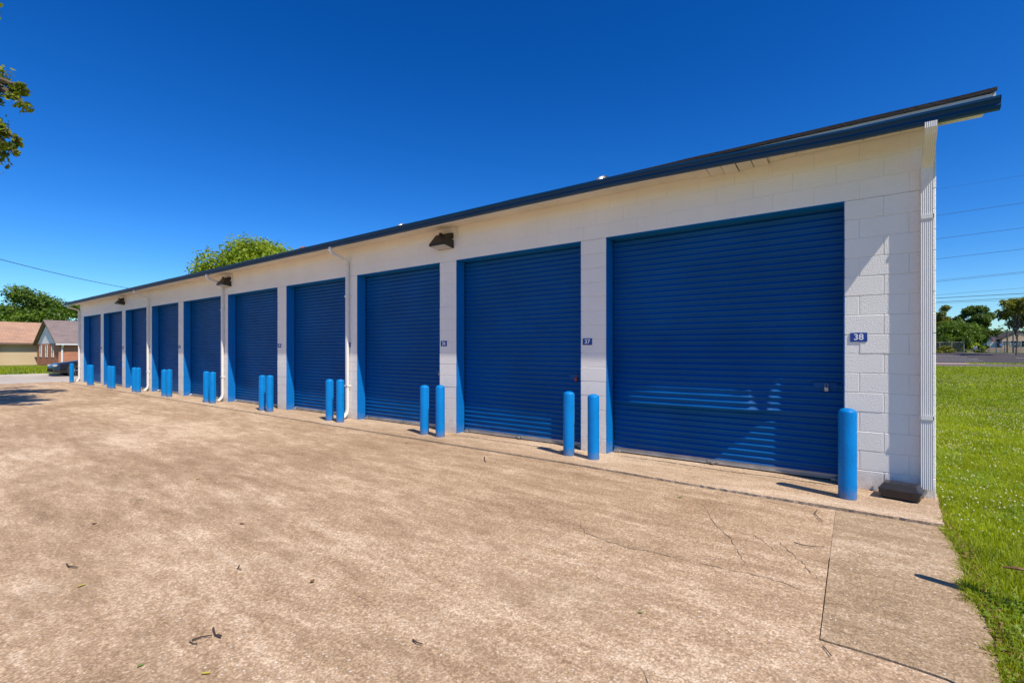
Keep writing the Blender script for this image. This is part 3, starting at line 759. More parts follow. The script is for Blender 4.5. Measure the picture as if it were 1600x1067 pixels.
# ------------------------------------------------------------------ bollards
BR = 0.078
bprof = [(BR+0.003, -0.06), (BR+0.001, 0.02), (BR, 0.05), (BR, 0.845)] + [(BR*math.cos(t)*1.0, 0.845+0.045*math.sin(t)) for t in [math.radians(d) for d in (15, 30, 45, 60, 72, 82, 88)]]
bme = MB().lathe(bprof, 28).mesh('bollard', M['post'], smooth=True)
def bollard(x, y, label, h=1.0, lean=(0,0)):
    o = link('bollard', bme, None, (x, y, 0), (lean[0], lean[1], random.random()*6), label, 'bollard', 'blue bollards along the doors')
    o.scale = (1,1,h); return o
bollard(-0.70, -0.47, 'blue steel bollard alone beside door 38, nearest the grass', 1.0)
po = MB().lathe([(0.040, -0.1), (0.038, 0.86), (0.034, 0.88), (0.022, 0.893), (0.006, 0.897)], 16).build('steel_post', M['post'], loc=(0.33, -2.36, -0.02), smooth=True,
    label='slim steel post at the lawn edge, its thin shadow falls on the concrete slab', cat='post')
PO = ['nearest', 'second nearest', 'third nearest', 'fourth nearest', 'middle fifth', 'sixth nearest', 'seventh nearest', 'second farthest', 'farthest']
for i in range(9):
    nr, nl = doors[i][0], doors[i+1][0]
    xr, xl = doors[i][1], doors[i+1][2]
    dn = ((0.0,)*9)[i]
    bollard(xr-0.0, -0.40+random.uniform(-.01,.01), 'right bollard of the %s blue pair, at the left edge of door %d' % (PO[i], nr), 0.985)
    bollard(xl+0.02, -0.39+random.uniform(-.01,.01), 'left bollard of the %s blue pair, at the right edge of door %d' % (PO[i], nl), 0.985+random.uniform(-.02,.02))
bollard(-29.95, -0.42, 'blue steel bollard alone at the far end of the building beside door 29', 1.0)

# ------------------------------------------------------------------ bait station
t = thing('bait_box', (-0.275, -0.185, 0.004), 'black plastic rodent bait box on the concrete against the corner pillar', 'bait box', rz=math.radians(-10))
b_ = MB()
lv = [(0.155,0.085,0.0),(0.165,0.095,0.02),(0.165,0.098,0.085)]
def loft(mb, rings):
    n = len(rings[0]); vs = [p for r in rings for p in r]; fs = []
    for i in range(len(rings)-1):
        for k in range(n): fs.append((i*n+k, i*n+(k+1)%n, (i+1)*n+(k+1)%n, (i+1)*n+k))
    fs.append(tuple(range(n-1,-1,-1))); fs.append(tuple(range((len(rings)-1)*n, len(rings)*n))); mb.add(vs, fs)
def rrect(a, b, z, r=0.02, dy=0):
    out = []
    for cx, cy, a0 in ((a-r,b-r,0),(-a+r,b-r,90),(-a+r,-b+r,180),(a-r,-b+r,270)):
        for q in range(4):
            an = math.radians(a0+30*q); out.append((cx+r*math.cos(an), cy+r*math.sin(an)+dy, z))
    return out
loft(b_, [rrect(0.135,0.075,0.0), rrect(0.15,0.09,0.015), rrect(0.158,0.098,0.075)])
b_.build('base', M['black'], t)
l_ = MB(); loft(l_, [rrect(0.168,0.106,0.074), rrect(0.168,0.106,0.086), rrect(0.155,0.092,0.096), rrect(0.135,0.066,0.126,dy=0.01), rrect(0.125,0.056,0.131,dy=0.012)])
lid = l_.build('lid', M['black'], t)
for s_ in (-0.075, 0.0, 0.075): MB().box(s_-0.006, s_+0.006, -0.045, 0.055, 0.1312, 0.137, 0.002).build('lid_rib', M['black'], lid)
MB().box(-0.16, -0.10, -0.113, -0.104, 0.05, 0.09, 0.003).build('clip', M['black'], t)
MB().box(0.09, 0.15, -0.113, -0.104, 0.05, 0.09, 0.003).build('clip', M['black'], t)
MB().box(-0.155,-0.15, 0.095,0.12, 0.0,0.16).build('mounting_tab', M['black'], t); t.scale = (1, 1.08, 1.15)

# ------------------------------------------------------------------ twigs and litter
def twig(pts_px, r, label, z=-0.010, fork=None):
    pts = [Vector((*G0(x, y, z), z+r+random.random()*0.006)) for x, y in pts_px]
    c = sum(pts, Vector())/len(pts)
    mb = MB().tube([p-c for p in pts], [r*(1-0.5*i/len(pts)) for i in range(len(pts))], 6)
    if fork: mb.tube([Vector((*G0(x, y, z), z+r))-c for x, y in fork], r*0.6, 5)
    return mb.build('twig', M['twig'], loc=c, label=label, cat='twig')
twig([(300,1001),(315,996),(331,995)], 0.004, 'thin dark straight twig on the concrete, left of the forked twig', fork=[(296,1003),(302,1006),(308,1006)])
twig([(333,983),(336,993),(345,997)], 0.005, 'short bent dark twig on the concrete at lower left', fork=[(336,993),(341,992),(346,994)])
twig([(104,882),(107,886),(121,888)], 0.005, 'small hooked twig on the concrete at far lower left')
twig([(1241,849),(1254,853),(1270,855),(1287,856)], 0.004, 'long thin twig lying left of the patch slab joint')
twig([(1277,797),(1273,803),(1279,810),(1286,816)], 0.004, 'curled twig on the concrete in front of the nearest bollard')
twig([(1286,1010),(1293,1018),(1299,1026)], 0.003, 'thin twig just below the corner of the patch slab')
twig([(757,714),(757,719),(759,722)], 0.006, 'small dark twig in front of door 37')
twig([(374,884),(371,889),(377,890)], 0.004, 'tiny curved twig in the middle of the yard, left side')
twig([(645,1000),(651,1006),(660,1008)], 0.004, 'thin pale twig at the lower middle of the yard')
def leaf_litter(px, py, s, m, nm, label):
    x, y = G0(px, py, -0.01); r = random.random()*6; mb = MB()
    mb.add([(-s,0,0),(-s*.3,s*.45,s*.15),(s*.6,s*.35,s*.1),(s,0,s*.3),(s*.5,-s*.4,0),(-s*.4,-s*.4,s*.1)], [(0,1,2,3),(0,3,4,5)])
    mb.build(nm, m, loc=(x, y, -0.007), label=label, cat='leaf', group='leaves scattered on the yard').rotation_euler = (0,0,r)
lit = [(488,908,.03,'deadleaf','curled brown leaf on the concrete left of centre'),(1063,777,.03,'greenleaf','bright green leaf lying in front of door 38'),
       (127,915,.025,'yellowleaf','small yellow leaf on the concrete at lower left'),(309,748,.03,'yellowleaf','small yellow leaf in the middle left of the yard'),
       (147,818,.03,'deadleaf','orange dead leaf at the left of the yard'),(378,818,.03,'deadleaf','orange dead leaf in the middle of the yard'),
       (322,1052,.02,'yellowleaf','yellow leaf at the bottom left of the yard'),(219,1040,.015,'greenleaf','tiny green leaf bit at the bottom left'),
       (220,781,.02,'greenleaf','small green leaf at the left of the yard'),(635,692,.03,'greenleaf','green leaf in front of door 36'),
       (1001,957,.015,'greenleaf','small olive leaf at the lower centre of the yard'),(740,697,.03,'deadleaf','brown leaf in front of the pair of bollards by door 36'),
       (790,684,.03,'greenleaf','green weed leaf by the foot of door 37')]
for px, py, s, m, lb in lit: leaf_litter(px, py, s, M[m], 'fallen_leaf', lb)

# ------------------------------------------------------------------ lawn
def inpoly(x, y, poly):
    c = np.zeros(len(x), bool); n = len(poly); j = n-1
    for i in range(n):
        xi, yi = poly[i]; xj, yj = poly[j]
        m = ((yi > y) != (yj > y)) & (x < (xj-xi)*(y-yi)/((yj-yi) or 1e-9)+xi); c ^= m; j = i
    return c
conc = [(-40, 0.4), (-0.0, 0.4)] + edge + [(pe[0]+0.25, pe[1]-0.9), (1.3,-9), (1.6,-30), (-40,-30)]
def vnoise(x, y, s, seed):
    r = np.random.default_rng(seed); g = r.random((64,64)); u = (x*s) % 64; v = (y*s) % 64
    i = u.astype(int); j = v.astype(int); fu = u-i; fv = v-j; fu = fu*fu*(3-2*fu); fv = fv*fv*(3-2*fv); i2 = (i+1) % 64; j2 = (j+1) % 64; i %= 64; j %= 64
    return g[i,j]*(1-fu)*(1-fv)+g[i2,j]*fu*(1-fv)+g[i,j2]*(1-fu)*fv+g[i2,j2]*fu*fv
def Hv(x, y):
    return -0.045*np.ones_like(x) + 0.11*(x < -40.3) 
def fast_mesh(name, v, faces_flat, per, m, **kw):
    me = bpy.data.meshes.new(name); nv = len(v); nf = len(faces_flat)//per
    me.vertices.add(nv); me.vertices.foreach_set('co', v.astype(np.float32).ravel())
    me.loops.add(len(faces_flat)); me.loops.foreach_set('vertex_index', faces_flat.astype(np.int32))
    me.polygons.add(nf); me.polygons.foreach_set('loop_start', np.arange(0, nf*per, per, dtype=np.int32))
    me.update(calc_edges=True); me.materials.append(m)
    return link(name, me, **kw)
def blades(x, y, z, h, w, lean=0.5):
    n = len(x); a = rng.random(n)*2*PI; ld = rng.random(n)*2*PI; l = h*lean*rng.random(n)
    ca, sa = np.cos(a)*w*0.5, np.sin(a)*w*0.5; lx, ly = np.cos(ld)*l, np.sin(ld)*l
    V = np.zeros((n,5,3))
    V[:,0] = np.stack([x-ca, y-sa, z], 1); V[:,1] = np.stack([x+ca, y+sa, z], 1)
    V[:,2] = np.stack([x+ca*.8+lx*.35, y+sa*.8+ly*.35, z+h*.55], 1); V[:,3] = np.stack([x-ca*.8+lx*.35, y-sa*.8+ly*.35, z+h*.55], 1)
    V[:,4] = np.stack([x+lx, y+ly, z+h*(1-0.25*lean)], 1)
    b = np.arange(n)[:,None]*5
    F_ = np.concatenate([b+np.array([[0,1,2]]), b+np.array([[0,2,3]]), b+np.array([[3,2,4]])], 1)
    return V.reshape(-1,3), F_.ravel()
def scatter(x0, x1, y0, y1, n):
    x = rng.uniform(x0, x1, n); y = rng.uniform(y0, y1, n)
    k = ~inpoly(x, y, conc); k &= ~((x < 0.01) & (y > -0.05)); return x[k], y[k]
parts = []
for (x0,x1,y0,y1,n,h,w) in [(-0.2,2.6,-5.5,-1.0,70000,0.065,0.006),(0.0,3.4,-1.0,3.0,85000,0.065,0.007),(0.0,5.5,3,9,70000,0.075,0.011),
                            (0.0,9,9,20,60000,0.085,0.018),(0.0,14,20,38,50000,0.09,0.03),(0,24,38,57,46000,0.10,0.05),(2.6,6,-5.5,3,25000,0.07,0.012),(6,16,-6,9,30000,0.085,0.022),(9,24,9,20,20000,0.09,0.03)]:
    x, y = scatter(x0,x1,y0,y1,n)
    pn = vnoise(x, y, 0.9, 3)*0.6+vnoise(x, y, 3.1, 4)*0.4
    hh = h*(0.45+0.9*rng.random(len(x)))*(0.55+0.9*pn); keep = rng.random(len(x)) < 0.55+0.6*pn
    x, y, hh = x[keep], y[keep], hh[keep]
    parts.append(blades(x, y, np.full(len(x), -0.05), hh, w*(0.7+0.6*rng.random(len(x)))*1.0, 0.8))
def joinparts(ps, per=3):
    V = np.concatenate([p[0] for p in ps]); o = 0; Fs = []
    for p in ps: Fs.append(p[1]+o); o += len(p[0])
    return V, np.concatenate(Fs)
ex = np.array([p[0] for p in edge_f[cut-6:]]); ey = np.array([p[1] for p in edge_f[cut-6:]]); ii = rng.integers(0, len(ex), 5200)
tuft = vnoise(ey[ii]*1.0+40, ey[ii]*0+3, 6.0, 5)
bx_ = ex[ii]+rng.normal(0.02, 0.022, len(ii))-0.035*(tuft > 0.55)*rng.random(len(ii)); by_ = ey[ii]+rng.normal(0, 0.02, len(ii))
parts.append(blades(bx_, by_, np.full(len(ii), -0.035), 0.055*(0.4+rng.random(len(ii)))*(0.5+tuft), 0.006+0*bx_, 1.1))
V, Fc = joinparts(parts)
fast_mesh('grass', V, Fc, 3, M['grass'], label='green grass of the lawn beside and behind the building', cat='grass', kind='stuff')
# verge across the street (left)
x = rng.uniform(-77,-40.5,26000); y = rng.uniform(-14,22,26000)
V, Fc = blades(x, y, np.array([H(a,b) for a,b in zip(x,y)]), 0.12*(0.5+rng.random(len(x))), 0.06, 0.7)
fast_mesh('verge_grass', V, Fc, 3, M['grass'], label='green grass verge across the street in front of the houses', cat='grass', kind='stuff')
# clover leaves: small tilted trefoils
def clover(x, y, s):
    n = len(x); allV = []; allF = []; z = -0.045+0.02+0.045*rng.random(n); rot = rng.random(n)*6.28; tx = rng.normal(0,.35,n); ty = rng.normal(0,.35,n)
    for k in range(3):
        a = rot+k*2*PI/3; V = np.zeros((n,4,3))
        for q,(rr,da) in enumerate(((0.0,0),(0.8,-0.62),(1.05,0),(0.8,0.62))):
            dx = np.cos(a+da)*rr*s; dy = np.sin(a+da)*rr*s
            V[:,q] = np.stack([x+dx, y+dy, z+dx*tx+dy*ty], 1)
        allV.append(V.reshape(-1,3)); b = np.arange(n)[:,None]*4; allF.append((b+np.array([[0,1,2,3]])).ravel())
    return joinparts(list(zip(allV, allF)), 4)
cp = []
for (x0,x1,y0,y1,n,s) in [(-0.2,2.6,-5.5,-1.0,16000,0.011),(0,3.4,-1,3,20000,0.012),(0,5.5,3,9,14000,0.016),(0,9,9,20,9000,0.025)]:
    x, y = scatter(x0,x1,y0,y1,n); k = vnoise(x,y,0.8,11)*.7+vnoise(x,y,2.7,12)*.3 > 0.42; x, y = x[k], y[k]
    cp.append(clover(x, y, s*(0.7+0.6*rng.random(len(x)))))
V, Fc = joinparts(cp, 4)
fast_mesh('clover_leaves', V, Fc, 4, M['clover'], label='low patches of green clover leaves among the lawn grass', cat='clover', kind='stuff')
# clover blossoms
ico = np.array([(0,0,1),(.87,0,.45),(.27,.83,.45),(-.7,.5,.45),(-.7,-.5,.45),(.27,-.83,.45),(.55,.4,-.5),(-.2,.65,-.5),(-.68,0,-.5),(-.2,-.65,-.5),(.55,-.4,-.5),(0,0,-1)])
icof = np.array([(0,1,2),(0,2,3),(0,3,4),(0,4,5),(0,5,1),(1,6,2),(2,7,3),(3,8,4),(4,9,5),(5,10,1),(6,7,2),(7,8,3),(8,9,4),(9,10,5),(10,6,1)])
fl = []
for (x0,x1,y0,y1,n,s) in [(-0.2,2.6,-5.5,-1.0,60,0.008),(0,3.4,-1,3,800,0.008),(0,5.5,3,9,2200,0.0085),(0,9,9,20,3000,0.010),(0,14,20,36,3000,0.014),(0,24,36,56,900,0.018)]:
    x, y = scatter(x0,x1,y0,y1,n); k = vnoise(x,y,0.45,21)*.6+vnoise(x,y,1.9,22)*.4 > 0.46; x, y = x[k], y[k]
    if not len(x): continue
    c = np.stack([x, y, -0.045+0.045+0.035*rng.random(len(x))], 1); sc = s*(0.6+0.7*rng.random(len(x)))
    V = (c[:,None,:]+ico[None]*sc[:,None,None]).reshape(-1,3); b = np.arange(len(x))[:,None]*12; fl.append((V, (b+icof.ravel()[None]).ravel()))
V, Fc = joinparts(fl)
fast_mesh('clover_blossoms', V, Fc, 3, M['flower'], label='small white clover blossoms dotted over the lawn', cat='flowers', kind='stuff')
# dead litter and dirt along the ragged concrete edge
dp = MB()
for p in edge_f[cut-4:]:
    for q in range(9):
        s = random.uniform(0.005, 0.016); x = p[0]+abs(random.gauss(0,0.05))+0.005; y = p[1]+random.uniform(-.03,.03); a = random.random()*6; z = -0.03+random.random()*0.03
        ca, sa = math.cos(a)*s, math.sin(a)*s; tl = random.uniform(-.5,.5)*s
        dp.add([(x-ca,y-sa,z),(x+sa*.4,y-ca*.4,z+tl),(x+ca,y+sa,z+s*.4),(x-sa*.4,y+ca*.4,z-tl)], [(0,1,2,3)])
dp.build('leaf_litter', M['deadleaf'], fix=False, label='dry brown leaf litter along the broken concrete edge', cat='leaf litter', kind='stuff')
ed = [(p[0]-0.02, p[1]) for p in edge_f] ; ed2 = [(p[0]+0.07+0.03*math.sin(i*.7), p[1]) for i, p in enumerate(edge_f)]
md = MB(); md.v = [(x,y,-0.03) for x,y in ed]+[(x,y,-0.042) for x,y in ed2]; n = len(ed); md.f = [(i,i+1,i+1+n,i+n) for i in range(n-1)]
md.build('edge_dirt', M['dirt'], fix=False, kind='structure')
x0_, y0_ = G0(1567, 885); 
MB().tube([(0,0,0),(0.07,-0.01,0.012),(0.15,0.0,0.0)], [0.006,0.013,0.003], 5).build('fallen_leaf', M['deadleaf'], loc=(x0_,y0_,0.0), label='long curled orange dead leaf lying on the grass', cat='leaf')

# ------------------------------------------------------------------ trees
def leaf_cloud(centers, radii, n, size, flat=0.8, maple=False, droop=0.0):
    """many small leaf faces spread through clumps"""
    centers = np.array(centers); radii = np.array(radii); w = radii**2.2; w /= w.sum()
    idx = rng.choice(len(centers), n, p=w)
    d = rng.normal(size=(n,3)); d /= np.linalg.norm(d,axis=1)[:,None]
    r = radii[idx]*(rng.random(n)**0.45)*(1+0.12*rng.normal(size=n)); c = centers[idx]+d*r[:,None]*np.array([1,1,flat])
    nrm = d*0.6+rng.normal(size=(n,3))*0.6+np.array([0,0,0.6]); nrm /= np.linalg.norm(nrm,axis=1)[:,None]
    t = np.cross(nrm, rng.normal(size=(n,3))); t /= np.linalg.norm(t,axis=1)[:,None]; b = np.cross(nrm, t)
    s = size*(0.6+0.8*rng.random(n))
    if maple: prof = [(-1,0),(-.3,-.75),(.2,-.35),(.45,-.8),(1,0),(.45,.8),(.2,.35),(-.3,.75)]
    else: prof = [(-1,0),(-.1,-.5),(1,0),(-.1,.5)]
    k = len(prof); V = np.zeros((n,k,3))
    for q,(a,e) in enumerate(prof): V[:,q] = c+t*(a*s)[:,None]+b*(e*s)[:,None]+nrm*((-0.15*abs(a))*s)[:,None]
    return V.reshape(-1,3), (np.arange(n)[:,None]*k+np.arange(k)[None]).ravel(), k
def limb(mb, a, b, r0, r1, wob=0.1, n=6):
    a = Vector(a); b = Vector(b); L = (b-a).length; pts = []
    for i in range(n+1):
        t = i/n; w = math.sin(PI*t)*wob*L
        pts.append(a.lerp(b,t)+Vector((random.gauss(0,.3)*w, random.gauss(0,.3)*w, w*0.5*random.random())))
    mb.tube(pts, [r0+(r1-r0)*i/n for i in range(n+1)], 7, caps=False); return pts
def tree(name, base, height, crown_r, mleaf, label, cat='tree', n=9000, size=0.14, nclump=40, trunk_r=0.22, cz=0.62, flat=0.75, group=None, spread=1.0, crown_base=0.28, clump=0.33):
    t = thing(name, base, label, cat, group)
    mb = MB(); z0 = height*crown_base
    top = (random.uniform(-.3,.3), random.uniform(-.3,.3), height*cz)
    limb(mb, (0,0,-0.3), top, trunk_r, trunk_r*0.4, 0.02)
    cs = []; rs = []
    for i in range(nclump):
        a = random.random()*2*PI; u = random.uniform(-0.85, 1.0); rr = math.sqrt(max(0,1-u*u))*random.uniform(0.45, 0.95)
        zz = z0+(height-z0)*(0.5+0.5*u*0.86)
        p = (math.cos(a)*crown_r*rr*spread, math.sin(a)*crown_r*rr*spread, zz)
        cs.append(p); rs.append(crown_r*clump*random.uniform(0.6, 1.15))
        if i < 16:
            st = (0,0,height*random.uniform(0.2,0.5)); limb(mb, st, p, trunk_r*0.35, 0.02, 0.08)
    cs.append((0,0,z0+(height-z0)*0.55)); rs.append(crown_r*0.45)
    mb.build('trunk', M['bark'], t, fix=False)
    V, Fi, k = leaf_cloud(cs, rs, n, size, flat)
    fast_mesh('crown', V, Fi, k, mleaf, parent=t)
    return t
ML = {'bright': leafmat('bright_leaves', (0.16,0.22,0.012), (0.34,0.42,0.03), 0.35, 0.5),
      'mid': leafmat('mid_leaves', (0.055,0.11,0.012), (0.16,0.24,0.02), 0.3, 0.35),
      'dark': leafmat('dark_leaves', (0.035,0.075,0.010), (0.13,0.19,0.018), 0.2, 0.35),
      'olive': leafmat('olive_leaves', (0.10,0.12,0.012), (0.26,0.25,0.025), 0.3, 0.35),
      'near': leafmat('near_leaves', (0.07,0.10,0.008), (0.28,0.31,0.015), 0.4, 1.2)}
def gp_(px, Z, dz=0.0):
    p = at(px, HY, Z); return (p.x, p.y, H(p.x, p.y)+dz)
tree('maple_tree', gp_(406, 38), 9.75, 5.0, ML['bright'], 'bright yellow green leafy tree rising behind the storage building roof', n=80000, size=0.12, nclump=130, clump=0.27, crown_base=0.2, flat=0.85)
tree('maple_tree', gp_(28, 92), 14.0, 8.2, ML['mid'], 'large green tree behind the tan house at far left', n=26000, size=0.26, nclump=60, trunk_r=0.35, crown_base=0.1, clump=0.28)
tree('maple_tree', gp_(-45, 96), 12.5, 7.5, ML['mid'], 'green tree at the left frame edge behind the tan house', n=12000, size=0.30, nclump=45, trunk_r=0.3, crown_base=0.1)
tree('maple_tree', gp_(122, 100), 11.8, 4.0, ML['mid'], 'smaller green tree behind the brick house beside the building end', n=9000, size=0.24, nclump=30, crown_base=0.1)
# right side
tree('round_shrub', gp_(1492, 86), 5.5, 4.2, ML['mid'], 'large dense rounded green shrub behind the chain link fence', 'shrub', n=22000, size=0.16, nclump=90, crown_base=-0.05, flat=0.9, clump=0.26)
tree('maple_tree', gp_(1478, 108), 9.6, 3.0, ML['olive'], 'olive yellow tree behind the rounded shrub, beside the building corner', n=10000, size=0.22, nclump=40, crown_base=0.15)
tree('maple_tree', gp_(1526, 104), 8.9, 4.0, ML['dark'], 'dark green spreading tree between the shrub and the pale house', n=16000, size=0.22, nclump=45, crown_base=0.16, clump=0.27)
tree('maple_tree', gp_(1588, 70), 8.4, 2.9, ML['olive'], 'thin stemmed tree with a high open crown at the right edge', n=3000, size=0.2, nclump=18, trunk_r=0.10, crown_base=0.62, cz=0.8, clump=0.26)
tree('maple_tree', gp_(1622, 78), 9.5, 3.4, ML['dark'], 'dark tree cut by the right frame edge', n=9000, size=0.2, nclump=30, crown_base=0.3)
for i, (px, Z, h, r, mt) in enumerate([(1568,150,4.6,5,'dark'),(1610,150,5,6,'dark'),(1540,155,4.2,5,'mid'),(1450,140,6,5,'mid')]):
    tree('far_tree', gp_(px, Z), h, r, ML[mt], ['low dark tree line tree behind the pale house roof','dark tree beyond the pale house at the right edge','far green tree between the dark tree and pale house','far green tree hidden beside the building corner'][i], n=4000, size=0.3, nclump=25, crown_base=0.05)

# distant belt of trees all round the lots behind
tcs = []; trs = []
for k in range(150):
    x = -140+k*2.4+random.uniform(-1,1); y = 185+random.uniform(-8,8)+10*math.sin(k*.17); hh = 2.2+random.uniform(0,3.2)
    for q in range(2): tcs.append((x+random.uniform(-1,1), y, H(x,y)+hh*(0.35+0.5*q))); trs.append(random.uniform(1.6,2.8))
for k in range(60):
    y = -120+k*5; x = -125+random.uniform(-6,6)
    if 0 < y < 40: continue
    for q in range(2): tcs.append((x, y, H(x,y)+random.uniform(1,6))); trs.append(random.uniform(2.5,4))
V, Fi, k = leaf_cloud(tcs, trs, 60000, 0.42, 0.8)
fast_mesh('distant_trees', V, Fi, k, ML['dark'], label='low dark belt of distant trees along the horizon', cat='trees', kind='stuff')
# big tree just off the left edge whose boughs hang into the picture and shade the yard
t = thing('overhanging_tree', (-16.5, -11.5, -0.02), 'large leafy tree beside the yard whose boughs hang in at the upper left', 'tree')
tb = Vector((-16.5, -11.5, -0.02)); mb = MB()
limb(mb, (0,0,-0.2), (0.2,0.1,5.2), 0.34, 0.24, 0.02)
cs = []; rs = []
def bough(pts_w, rads, side=10, rr=0.35, tip=0.02):
    pts = [Vector(p)-tb for p in pts_w]; mb.tube(pts, [0.16*(1-i/(len(pts)-1))+tip for i in range(len(pts))], 6, caps=False)
    for i in range(len(pts)-1):
        for k in range(side):
            tt = random.random(); p = pts[i].lerp(pts[i+1], tt); frac = (i+tt)/(len(pts)-1)
            if frac < 0.35: continue
            q = p+Vector((random.gauss(0,rads*frac**0.5), random.gauss(0,rads*frac**0.5), random.gauss(0,rads*0.7)))
            mb.tube([p, q], [0.012, 0.004], 4, caps=False); cs.append(tuple(q)); rs.append(rr*random.uniform(.6,1.2))
# boughs that show: tips placed near the left frame edge at about 13 m
start = tb+Vector((0.2,0.1,5.2))
def A(px, py, Z): return at(px, py, Z)
bough([start, A(-330,60,11), A(-170,60,12), A(-60,100,12.6), A(-10,118,12.9)], 0.22, 9, 0.28)
bough([A(-60,100,12.6), A(-18,122,12.9), A(8,128,13.0), A(28,135,13.1), A(44,148,13.2)], 0.10, 16, 0.13, 0.004)
bough([A(-30,115,12.9), A(4,140,13.0), A(28,152,13.0), A(42,168,13.0)], 0.09, 14, 0.13, 0.004)
bough([start, A(-300,230,11), A(-140,205,12), A(-40,195,12.8), A(-4,205,13.0)], 0.20, 9, 0.26)
bough([A(-40,195,12.8), A(-6,200,13.0), A(10,206,13.0), A(26,220,13.0)], 0.11, 16, 0.14, 0.004)
bough([A(-20,205,12.9), A(2,222,13.0), A(12,230,13.0), A(27,242,13.0)], 0.07, 10, 0.11, 0.004)
for k in range(16):     # the crown proper, outside the frame
    a = random.random()*2*PI; p = Vector((math.cos(a)*random.uniform(1,4.2), math.sin(a)*random.uniform(1,4.2), random.uniform(5.5,11)))
    limb(mb, (0.2,0.1,5.0), p, 0.12, 0.02, 0.08)
    for q in range(5): cs.append(tuple(p+Vector((random.gauss(0,.8), random.gauss(0,.8), random.gauss(0,.5))))); rs.append(random.uniform(.5,.9))
for k in range(190):     # outer boughs between the sun and the left of the yard
    px_, py_ = random.uniform(-140, 60), random.uniform(603, 632)
    gx, gy = G0(px_, py_); hh = random.uniform(5.6, 8.6)
    cs.append((gx+0.678*hh-tb.x, gy-0.222*hh-tb.y, hh)); rs.append(random.uniform(.25, .55))
mb.build('trunk', M['bark'], t, fix=False)
cs_, rs_ = [], []
for c, r in zip(cs, rs):     # trim what would reach further into the picture than the photograph shows
    w = Vector(c)+tb-Vector((CAMX,CAMY,CAMZ)); Xc = w.x*0.8047+w.y*0.5939; Zc = -w.x*0.5939+w.y*0.8047
    if Zc > 0.5:
        px = 800+F*Xc/Zc; py = HY-F*w.z/Zc
        lim = -22
        if 100 < py < 182 and py < 152+max(px, 0)*0.6: lim = min(50, 4+(py-100)*1.0)
        elif 188 < py < 250: lim = min(33, (py-186)*1.0+2)
        if px > -4 and lim > 0 and random.random() < 0.35: continue
        if px + F*r*(0.6 if lim > 0 else 1.3)/Zc > (lim if lim > 0 else 4): continue
    cs_.append(c); rs_.append(r)
V, Fi, k = leaf_cloud(cs_, rs_, 60000, 0.06, 0.9, maple=True)
fast_mesh('crown', V, Fi, k, ML['near'], parent=t)

# ------------------------------------------------------------------ houses left
def part(mb, name, m, parent, uv=False, **kw):
    o = mb.build(name, m, parent, **kw)
    if uv: box_uv(o.data)
    return o
def window(parent, x, y, z0, z1, w, axis, m='glass', frame='windowtrim', t=0.05):
    """axis 'x': face normal +x; 'y': normal -y"""
    f = MB(); g = MB(); b = 0.07
    if axis == 'x':
        for (a0,a1,c0,c1) in ((y-w/2-b,y+w/2+b,z1,z1+b),(y-w/2-b,y+w/2+b,z0-b,z0),(y-w/2-b,y-w/2,z0,z1),(y+w/2,y+w/2+b,z0,z1),(y-w/2,y+w/2,(z0+z1)/2-.03,(z0+z1)/2+.03)):
            f.box(x-.02,x+t,a0,a1,c0,c1)
        g.box(x-.02,x+0.012,y-w/2,y+w/2,z0,z1)
    else:
        for (a0,a1,c0,c1) in ((x-w/2-b,x+w/2+b,z1,z1+b),(x-w/2-b,x+w/2+b,z0-b,z0),(x-w/2-b,x-w/2,z0,z1),(x+w/2,x+w/2+b,z0,z1),(x-w/2,x+w/2,(z0+z1)/2-.03,(z0+z1)/2+.03)):
            f.box(a0,a1,y-t,y+.02,c0,c1)
        g.box(x-w/2,x+w/2,y-0.012,y+.02,z0,z1)
    o = f.build('window', M[frame], parent); g.build('pane', M[m], o); return o
def gable_roof_x(mb, x0, x1, y0, y1, ze, zr, th=0.12, over=0.0):
    """ridge along y, eaves at x0 and x1"""
    xm = (x0+x1)/2
    for xa in (x0, x1):
        vs = [(xa,y0,ze),(xm,y0,zr),(xm,y1,zr),(xa,y1,ze),(xa,y0,ze-th),(xm,y0,zr-th),(xm,y1,zr-th),(xa,y1,ze-th)]
        mb.add(vs, [(0,1,2,3),(7,6,5,4),(0,4,5,1),(1,5,6,2),(2,6,7,3),(3,7,4,0)])
# brick house: gable face towards -y, side face towards +x
BX1, BX0, BY0, BY1 = -78.7, -90.4, 8.1, 26.0
zb = -0.35; ze = 2.5; zr = 5.4
h = thing('brick_house', (-84.5, 8.1, zb), 'red brick house with a white gable and grey shingle roof across the street', 'house')
h.location = (0,0,0)
w_ = MB().box(BX0, BX1, BY0, BY1, zb, ze-0.12); part(w_, 'wall', M['redbrick'], h, uv=True)
xm = (BX0+BX1)/2
part(MB().add([(BX0+.1,BY0+.02,ze-.115),(BX1-.1,BY0+.02,ze-.115),(xm,BY0+.02,zr-.3),(BX0+.1,BY0+.25,ze-.115),(BX1-.1,BY0+.25,ze-.115),(xm,BY0+.25,zr-.3)],[(0,1,2),(5,4,3),(0,3,4,1),(1,4,5,2),(2,5,3,0)]), 'gable', M['gablewhite'], h)
r_ = MB(); gable_roof_x(r_, BX0-0.45, BX1+0.45, BY0-0.35, BY1+0.3, ze-0.15, zr); ro = part(r_, 'roof', M['greyroof'], h, uv=True)
fr = MB()
for s_ in (BX0-0.45, BX1+0.45):
    fr.add([(s_,BY0-.38,ze-.30),(xm,BY0-.38,zr-.13),(xm,BY0-.38,zr+.02),(s_,BY0-.38,ze-.15),(s_,BY0-.352,ze-.30),(xm,BY0-.352,zr-.15),(xm,BY0-.352,zr+.02),(s_,BY0-.352,ze-.15)],[(0,1,2,3),(7,6,5,4),(0,4,5,1),(1,5,6,2),(2,6,7,3),(3,7,4,0)])
